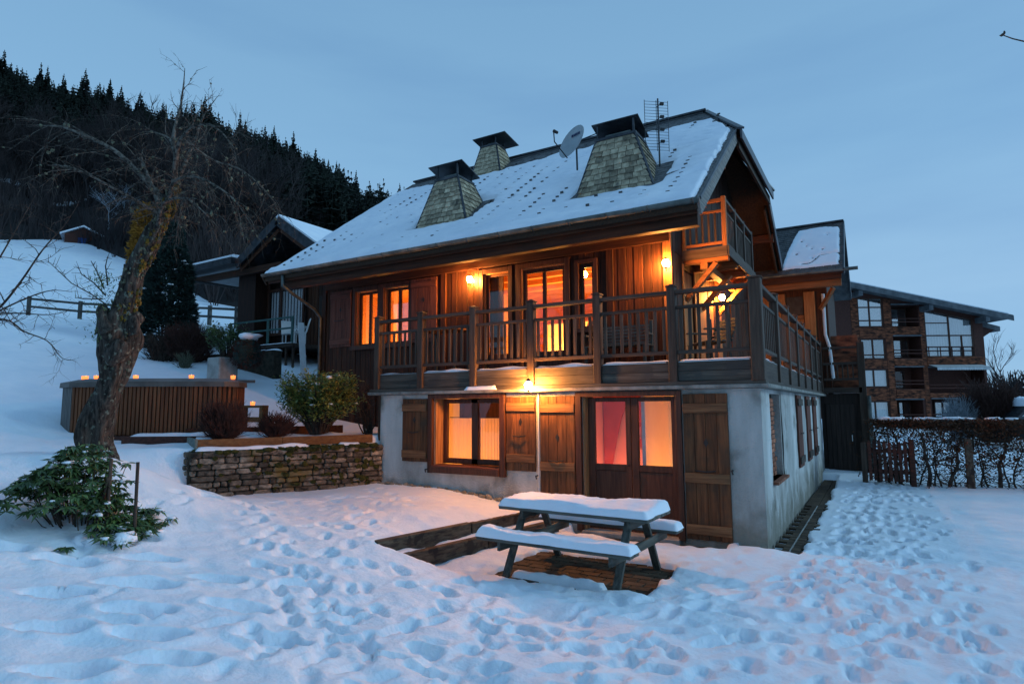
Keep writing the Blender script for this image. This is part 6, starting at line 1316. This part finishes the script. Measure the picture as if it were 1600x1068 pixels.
for a, b, z0, z1 in ((28.0, 28.55, .5, 11.2), (30.7, 31.3, 7.4, 10.7), (30.75, 31.3, 4.9, 8.2), (28.6, 30.7, 7.42, 8.3), (28.6, 30.7, 4.95, 5.65), (28.6, 30.7, 2.3, 3.35), (33.62, 33.98, .3, 9.7), (30.75, 31.25, .3, 4.9)): courses(a, b, z0, z1)
mb.build('shingle_courses', M['far_wood'], t, kind='stuff')
mb = MB()
for a, b, z0, z1 in ((31.3, 33.6, 7.6, 8.35), (31.3, 33.6, 5.05, 5.7), (31.3, 33.6, 2.45, 3.2), (34.0, 38.7, 5.1, 5.85), (34.0, 38.7, 2.45, 2.9)): courses(a, b, z0, z1, .16, .06, -.02)
mb.build('balcony_boards', M['far_wood'], t, kind='stuff')
def curt(w, a, b, z0, z1, d, ztop=None, m='curtain'):
    k = int((b-a)/.11)
    mb = MB()
    for i in range(k): u = a+(b-a)*i/k; mb.add([(u, d+(i % 2)*.06, z0), (u+(b-a)/k, d+((i+1) % 2)*.06, z0), (u+(b-a)/k, d+((i+1) % 2)*.06, (ztop(u) if ztop else z1)), (u, d+(i % 2)*.06, (ztop(u) if ztop else z1))], [(0, 1, 2, 3)])
    mb.build('curtain', M[m], w)
def awin(a, b, z0, z1, bars, hb=(), d=.1, cur=None, glass='glass_far', fr_='frame'):
    w = bpy.data.objects.new('window', None); COL.objects.link(w); w.parent = t
    ab('frame', fr_, a, a+.08, d-.05, d+.03, z0, z1, w); ab('frame', fr_, b-.08, b, d-.05, d+.03, z0, z1, w); ab('frame', fr_, a+.08, b-.08, d-.05, d+.03, z1-.08, z1, w); ab('frame', fr_, a+.08, b-.08, d-.05, d+.03, z0, z0+.08, w)
    for q in bars: ab('mullion', fr_, a+(b-a)*q-.05, a+(b-a)*q+.05, d-.06, d+.03, z0+.08, z1-.08, w)
    for q in hb: ab('transom', fr_, a+.08, b-.08, d-.055, d+.025, z0+(z1-z0)*q-.05, z0+(z1-z0)*q+.05, w)
    ed = [a+.08]+[a+(b-a)*q for q in bars]+[b-.08]
    for i in range(len(ed)-1): ab('pane', glass, ed[i]+(0 if i == 0 else .05), ed[i+1]-(0 if i == len(ed)-2 else .05), d, d+.008, z0+.08, z1-.08, w)
    if cur: curt(w, a+.05, b-.05, z0+.05, z1-.05, d+.2)
    ab('room_back', 'far_dark', a, b, d+1.2, d+1.25, z0, z1, w); return w
awin(28.6, 30.65, 8.35, 10.75, (.47,), (.22, .68), cur=True, glass='glass_sky'); awin(28.67, 30.66, 5.7, 7.35, (.5,), (.2,), glass='glass_far'); awin(28.66, 30.71, 3.4, 4.85, (.45,), (), cur=True, glass='glass_far'); awin(28.65, 30.66, .7, 2.25, (.45,), (), cur=True, glass='glass_far')
for (a, b, c, d) in logg+right_[1:]:
    l = bpy.data.objects.new('balcony', None); COL.objects.link(l); l.parent = t
    ab('recess_back', 'far_dark', a, b, 1.5, 1.6, c-.3, d, l); ab('recess_side', 'far_dark', a-.06, a, .2, 1.5, c, d, l); ab('recess_side', 'far_dark', b, b+.06, .2, 1.5, c, d, l); ab('recess_ceiling', 'far_dark', a, b, .2, 1.5, d, d+.06, l); ab('recess_floor', 'far_dark', a, b, .2, 1.5, c-.1, c, l)
    for z in (.35, .62): ab('balcony_rail', 'far_dark', a-.05, b+.05, -.12, -.06, c+z, c+z+.07, l)
    ab('lintel_board', 'far_roof', a-.05, b+.05, -.12, -.01, d, d+.1, l)
awin(32.1, 33.4, 8.5, 10.05, (), (), d=1.35, cur=True, glass='glass_sky'); awin(32.1, 33.4, 5.85, 7.4, (.0,), (), d=1.35, glass='glass_far'); awin(32.0, 32.9, 3.3, 4.8, (), (), d=1.35, glass='glass'); awin(35.2, 36.6, .6, 2.2, (.5,), (), d=1.35, glass='glass_far'); awin(32.2, 33.2, .6, 2.2, (.5,), (), d=1.35, cur=True)
# big raked window
w = bpy.data.objects.new('window', None); COL.objects.link(w); w.parent = t
def zt(u): return 9.72-.22*(u-34.0)-.02
for u in (34.0, 35.95, 37.88): MB().prism([(u, .02, 5.9), (u+.11, .02, 5.9), (u+.11, .02, zt(u+.11)), (u, .02, zt(u))], (0, .1, 0)).build('mullion', M['frame'], w)
ab('mullion', 'frame', 36.95, 37.05, .02, .12, 5.9, 7.55, w)
for z in (7.55,): ab('transom', 'frame', 34.11, 37.88, .03, .11, z, z+.1, w)
ab('transom', 'frame', 34.11, 35.95, .03, .11, 8.6, 8.68, w); ab('sill', 'frame', 34.0, 38.0, -.03, .12, 5.82, 5.92, w)
MB().prism([(34.05, .07, 5.92), (37.95, .07, 5.92), (37.95, .07, zt(37.95)), (34.05, .07, zt(34.05))], (0, .01, 0)).build('pane', M['glass_far'], w); curt(w, 34.1, 37.9, 5.95, 0, .28, zt)
MB().prism([(34.0, 0, zt(34)), (38, 0, zt(38)), (38, 0, zt(38)+.12), (34, 0, zt(34)+.12)], (0, -.06, 0)).build('raked_head', M['frame'], w)
for z in (6.3, 6.62): ab('balcony_rail', 'far_dark', 33.95, 38.1, -.14, -.08, z, z+.07, w)
for k in range(5): ab('balcony_post', 'far_dark', 34.1+k*.95, 34.17+k*.95, -.12, -.07, 5.8, 6.7, w)
# awning
aw = bpy.data.objects.new('awning', None); COL.objects.link(aw); aw.parent = t
MB().prism([(34.1, -.02, 5.2), (34.1, -1.0, 4.95), (34.1, -1.0, 4.92), (34.1, -.02, 5.16)], (4.3, 0, 0)).build('cloth', M['awning'], aw)
for k in range(22): u = 34.1+k*.195; MB().prism([(u, -1.0, 4.95), (u+.185, -1.0, 4.95), (u+.185, -1.0, 4.74), (u+.0925, -1.0, 4.69), (u, -1.0, 4.74)], (0, .015, 0)).build('scallop', M['awning'], aw)
# roof
slabp = [(21, -1.3), (40.3, -1.3), (40.3, 8), (21, 8)]
MB().prism([(u, d, rz_(u)-.32) for u, d in slabp], (0, 0, .30)).build('roof', M['far_roof'], t); MB().prism([(21, -1.32, rz_(21)-.5), (40.35, -1.32, rz_(40.35)-.5), (40.35, -1.32, rz_(40.35)-.05), (21, -1.32, rz_(21)-.05)], (0, .018, 0)).build('fascia', M['far_roof'], t)
MB().prism([(21, -1.1, rz_(21)+.0), (40.1, -1.1, rz_(40.1)+.0), (40.1, 8, rz_(40.1)+.0), (21, 8, rz_(21)+.0)], (0, 0, .12)).build('roof_snow', M['snow_roof'], t)
MB().prism([(38.3, .6, 8.65), (40.7, .6, 8.0), (40.7, 9, 8.0), (38.3, 9, 8.65)], (0, 0, .4)).build('rear_roof', M['far_roof'], t); MB().prism([(38.8, .7, 8.5), (40.3, .7, 8.15), (38.8, .7, 7.2)], (0, .25, 0)).build('eave_bracket', M['far_dark'], t)
for u in (28.25, 33.85, 38.35): ab('rafter_end', 'far_roof', u-.17, u+.17, -1.2, 0, rz_(u)-.95, rz_(u)-.52)
# ------------------------------------------------------------------ hedge, gate, posts
HL = [Vector((1.25, 8.85, 0)), Vector((2.3, 8.7, 0)), Vector((3.2, 9.0, 0)), Vector((4.3, 9.35, 0)), Vector((7.5, 10.4, 0))]
rh = random.Random(61); t = thing('beech_hedge', 'clipped beech hedge with dry brown leaves on bare twisting trunks', 'hedge', (2.5, 8.9, 0)); lo_ = Vector((2.5, 8.9, 0)); mb = MB(); lf_ = MB(); sn = MB()
def hp_(u):
    u = max(0, min(.9999, u))*(len(HL)-1); i = int(u); return HL[i].lerp(HL[i+1], u-i)-lo_
nst = 24
for k in range(nst):
    u = .02+.96*k/nst+rh.uniform(-.01, .01); p = hp_(u); q = [p+Vector((0, 0, -.1))]; d = Vector((rh.uniform(-.2, .2), rh.uniform(-.1, .1), 1)); big = k % 3 == 0; r0 = .05 if big else .022
    for j in range(7): d = (d+Vector((rh.uniform(-.45, .45), rh.uniform(-.25, .25), .25))).normalized(); q.append(q[-1]+d*.2)
    tb = MB(); tb.tube(q, [r0*(1-.09*j) for j in range(8)], 7, False, .2)
    for j in range(1, 8):
        for _ in range(7 if big else 4):
            e = Vector((rh.uniform(-1, 1), rh.uniform(-.6, .6), rh.uniform(-.45, .8))).normalized(); l = rh.uniform(.2, .5); a = q[j]+e*l*.5+Vector((0, 0, rh.uniform(-.05, .05))); b = a+e*l*.5+Vector((rh.uniform(-.08, .08), 0, rh.uniform(-.1, .1)))
            tb.tube([q[j], a, b], [.009, .006, .003], 4, False)
            for _ in range(3):
                e2 = (e+Vector((rh.uniform(-.9, .9), rh.uniform(-.6, .6), rh.uniform(-.6, .6)))).normalized(); s = a.lerp(b, rh.random()); tb.tube([s, s+e2*rh.uniform(.08, .2)], [.004, .002], 3, False)
                if rh.random() < .55: lf_.leaf(s+e2*.08, e2+Vector((0, 0, -.7)), Vector((0, 1, 0)), rh.uniform(.05, .08), .035)
    tb.build('trunk', M['twig'], t)
for k in range(6600):
    u = rh.random(); p = hp_(u); ht = 1.60+.05*mn.noise(Vector((u*18, 0, 0)))+.03*mn.noise(Vector((u*60, 3, 0))); z = ht-abs(rh.gauss(0, .15)); s = p+Vector((rh.gauss(0, .07), rh.gauss(0, .19), z)); lf_.leaf(s, Vector((rh.uniform(-1, 1), rh.uniform(-1, 1), rh.uniform(-1, .5))), Vector((rh.uniform(-1, 1), rh.uniform(-1, 1), 1)), rh.uniform(.05, .09), .045)
    if k % 5 == 0: e = Vector((rh.uniform(-1, 1), rh.uniform(-.6, .6), rh.uniform(-.2, 1))).normalized(); mb.tube([s-e*.12, s+e*.07], [.004, .002], 3, False)
for k in range(1400): u = rh.random(); p = hp_(u); s = p+Vector((rh.gauss(0, .06), rh.gauss(0, .17), rh.uniform(.5, 1.3))); lf_.leaf(s, Vector((rh.uniform(-1, 1), rh.uniform(-1, 1), -1)), Vector((0, 1, 0)), rh.uniform(.05, .08), .035)
lf_.build('leaves', M['leaf_b'], t); mb.build('top_twigs', M['twig'], t)
for u in (.06, .1, .13, .2, .23, .3, .41, .43, .5, .62, .7, .8): p = hp_(u); sn.blob((p.x, p.y, 1.60), rh.uniform(.08, .17), (1.7, 1.1, .4), 9, .4, int(u*100))
sn.build('snow_patches', M['snow_roof'], t, smooth=True)
t = thing('picket_gate', 'low dark picket gate standing between the grey post and the hedge', 'gate', (1.06, 8.6, 0), math.radians(-8))
B('gate_post', 'rail_v', t, -.09, .02, -.06, .05, -.2, 1.02, .01); B('gate_post', 'far_dark', t, .93, 1.04, -.05, .06, -.2, 1.12, .01)
for z in (.28, .78): B('cross_rail', 'far_dark', t, .03, .92, .0, .035, z, z+.09)
for k in range(8): x = .06+k*.108; MB().prism([(x, -.03, .1), (x+.07, -.03, .1), (x+.07, -.03, 1.02+.03*math.sin(k)), (x+.035, -.03, 1.09+.03*math.sin(k)), (x, -.03, 1.02+.03*math.sin(k))], (0, .025, 0)).build('picket', M['far_dark'], t)
o = B('fence_post', 'sleeper', None, 3.1, 3.25, 8.72, 8.86, -.2, 1.15, .012); tag(o, 'thick square wooden post standing in the middle of the hedge', 'post')
# shrubs, car and trees at the right edge
twig_bush('large_shrub', 'wide russet leafless shrub in front of the apartment house corner', (6.0, 27.2, .2), 1.5, 2.7, 500, seed=71, th=.02)
twig_bush('pale_shrub', 'pale leafless shrub left of the russet one behind the hedge', (4.6, 26.2, .3), .8, 1.9, 260, 'frost', seed=72, th=.014)
twig_bush('pale_shrub', 'frosted tangle of twigs beside the parked car', (7.3, 27.6, .3), .9, 2.0, 260, 'frost', seed=73, th=.012)
t = thing('parked_car', 'dark parked car with a thick snow-covered roof at the right edge', 'car', (7.9, 25.6, .5), math.radians(10))
prof = [(-2.1, .35), (-2.1, .8), (-1.6, .9), (-1.15, 1.35), (.6, 1.42), (1.2, .95), (2.0, .85), (2.15, .6), (2.15, .35)]
MB().prism([(x, -.85, z) for x, z in prof], (0, 1.7, 0)).build('body', M['car'], t); MB().prism([(-1.45, -.86, .93), (-1.08, -.86, 1.28), (.55, -.86, 1.33), (1.02, -.86, .95)], (0, 1.72, 0)).build('side_windows', M['glass_sky'], t)
for x in (-1.35, 1.35):
    for y in (-.86, .72):
        wv_ = MB().lathe((x, y, .32), [(.3, 0), (.33, .03), (.33, .12), (.3, .15)], 18, tf=Matrix.Rotation(-math.pi/2, 4, 'X')).build('wheel', M['rubber'], t)
snowslab(t, -1.2, .75, -.8, .8, 1.36, .42, 3); snowslab(t, 1.1, 2.0, -.75, .75, .85, .2, 4)
bt = bare_tree_mb(7, 203, .3).build('young_tree', M['bare']); bt.location = (12.0, 66, 1.5); tag(bt, 'thin leafless tree far behind the apartment house corner', 'tree')
cf = conifer_mb(8.5, 1.6, 77).build('conifer_tree', M['twig_red']); cf.location = (16.6, 66.5, 1.0); tag(cf, 'narrow reddish conifer at the far right edge of the view', 'tree')
mb = MB(); rr = random.Random(81)
for k in range(420):
    x = rr.uniform(8, 75); y = 88+rr.gauss(0, 3)-.2*x; h = rr.uniform(3, 6); p = Vector((x, y, .5)); 
    for j in range(7):
        d = Vector((rr.uniform(-.5, .5), rr.uniform(-.5, .5), 1)).normalized(); mb.tube([p, p+d*h*.5, p+d*h+Vector((rr.uniform(-.5, .5), 0, 0))], [.12, .09, .04], 3, False)
mb.build('distant_treeline', M['bare'], kind='stuff')
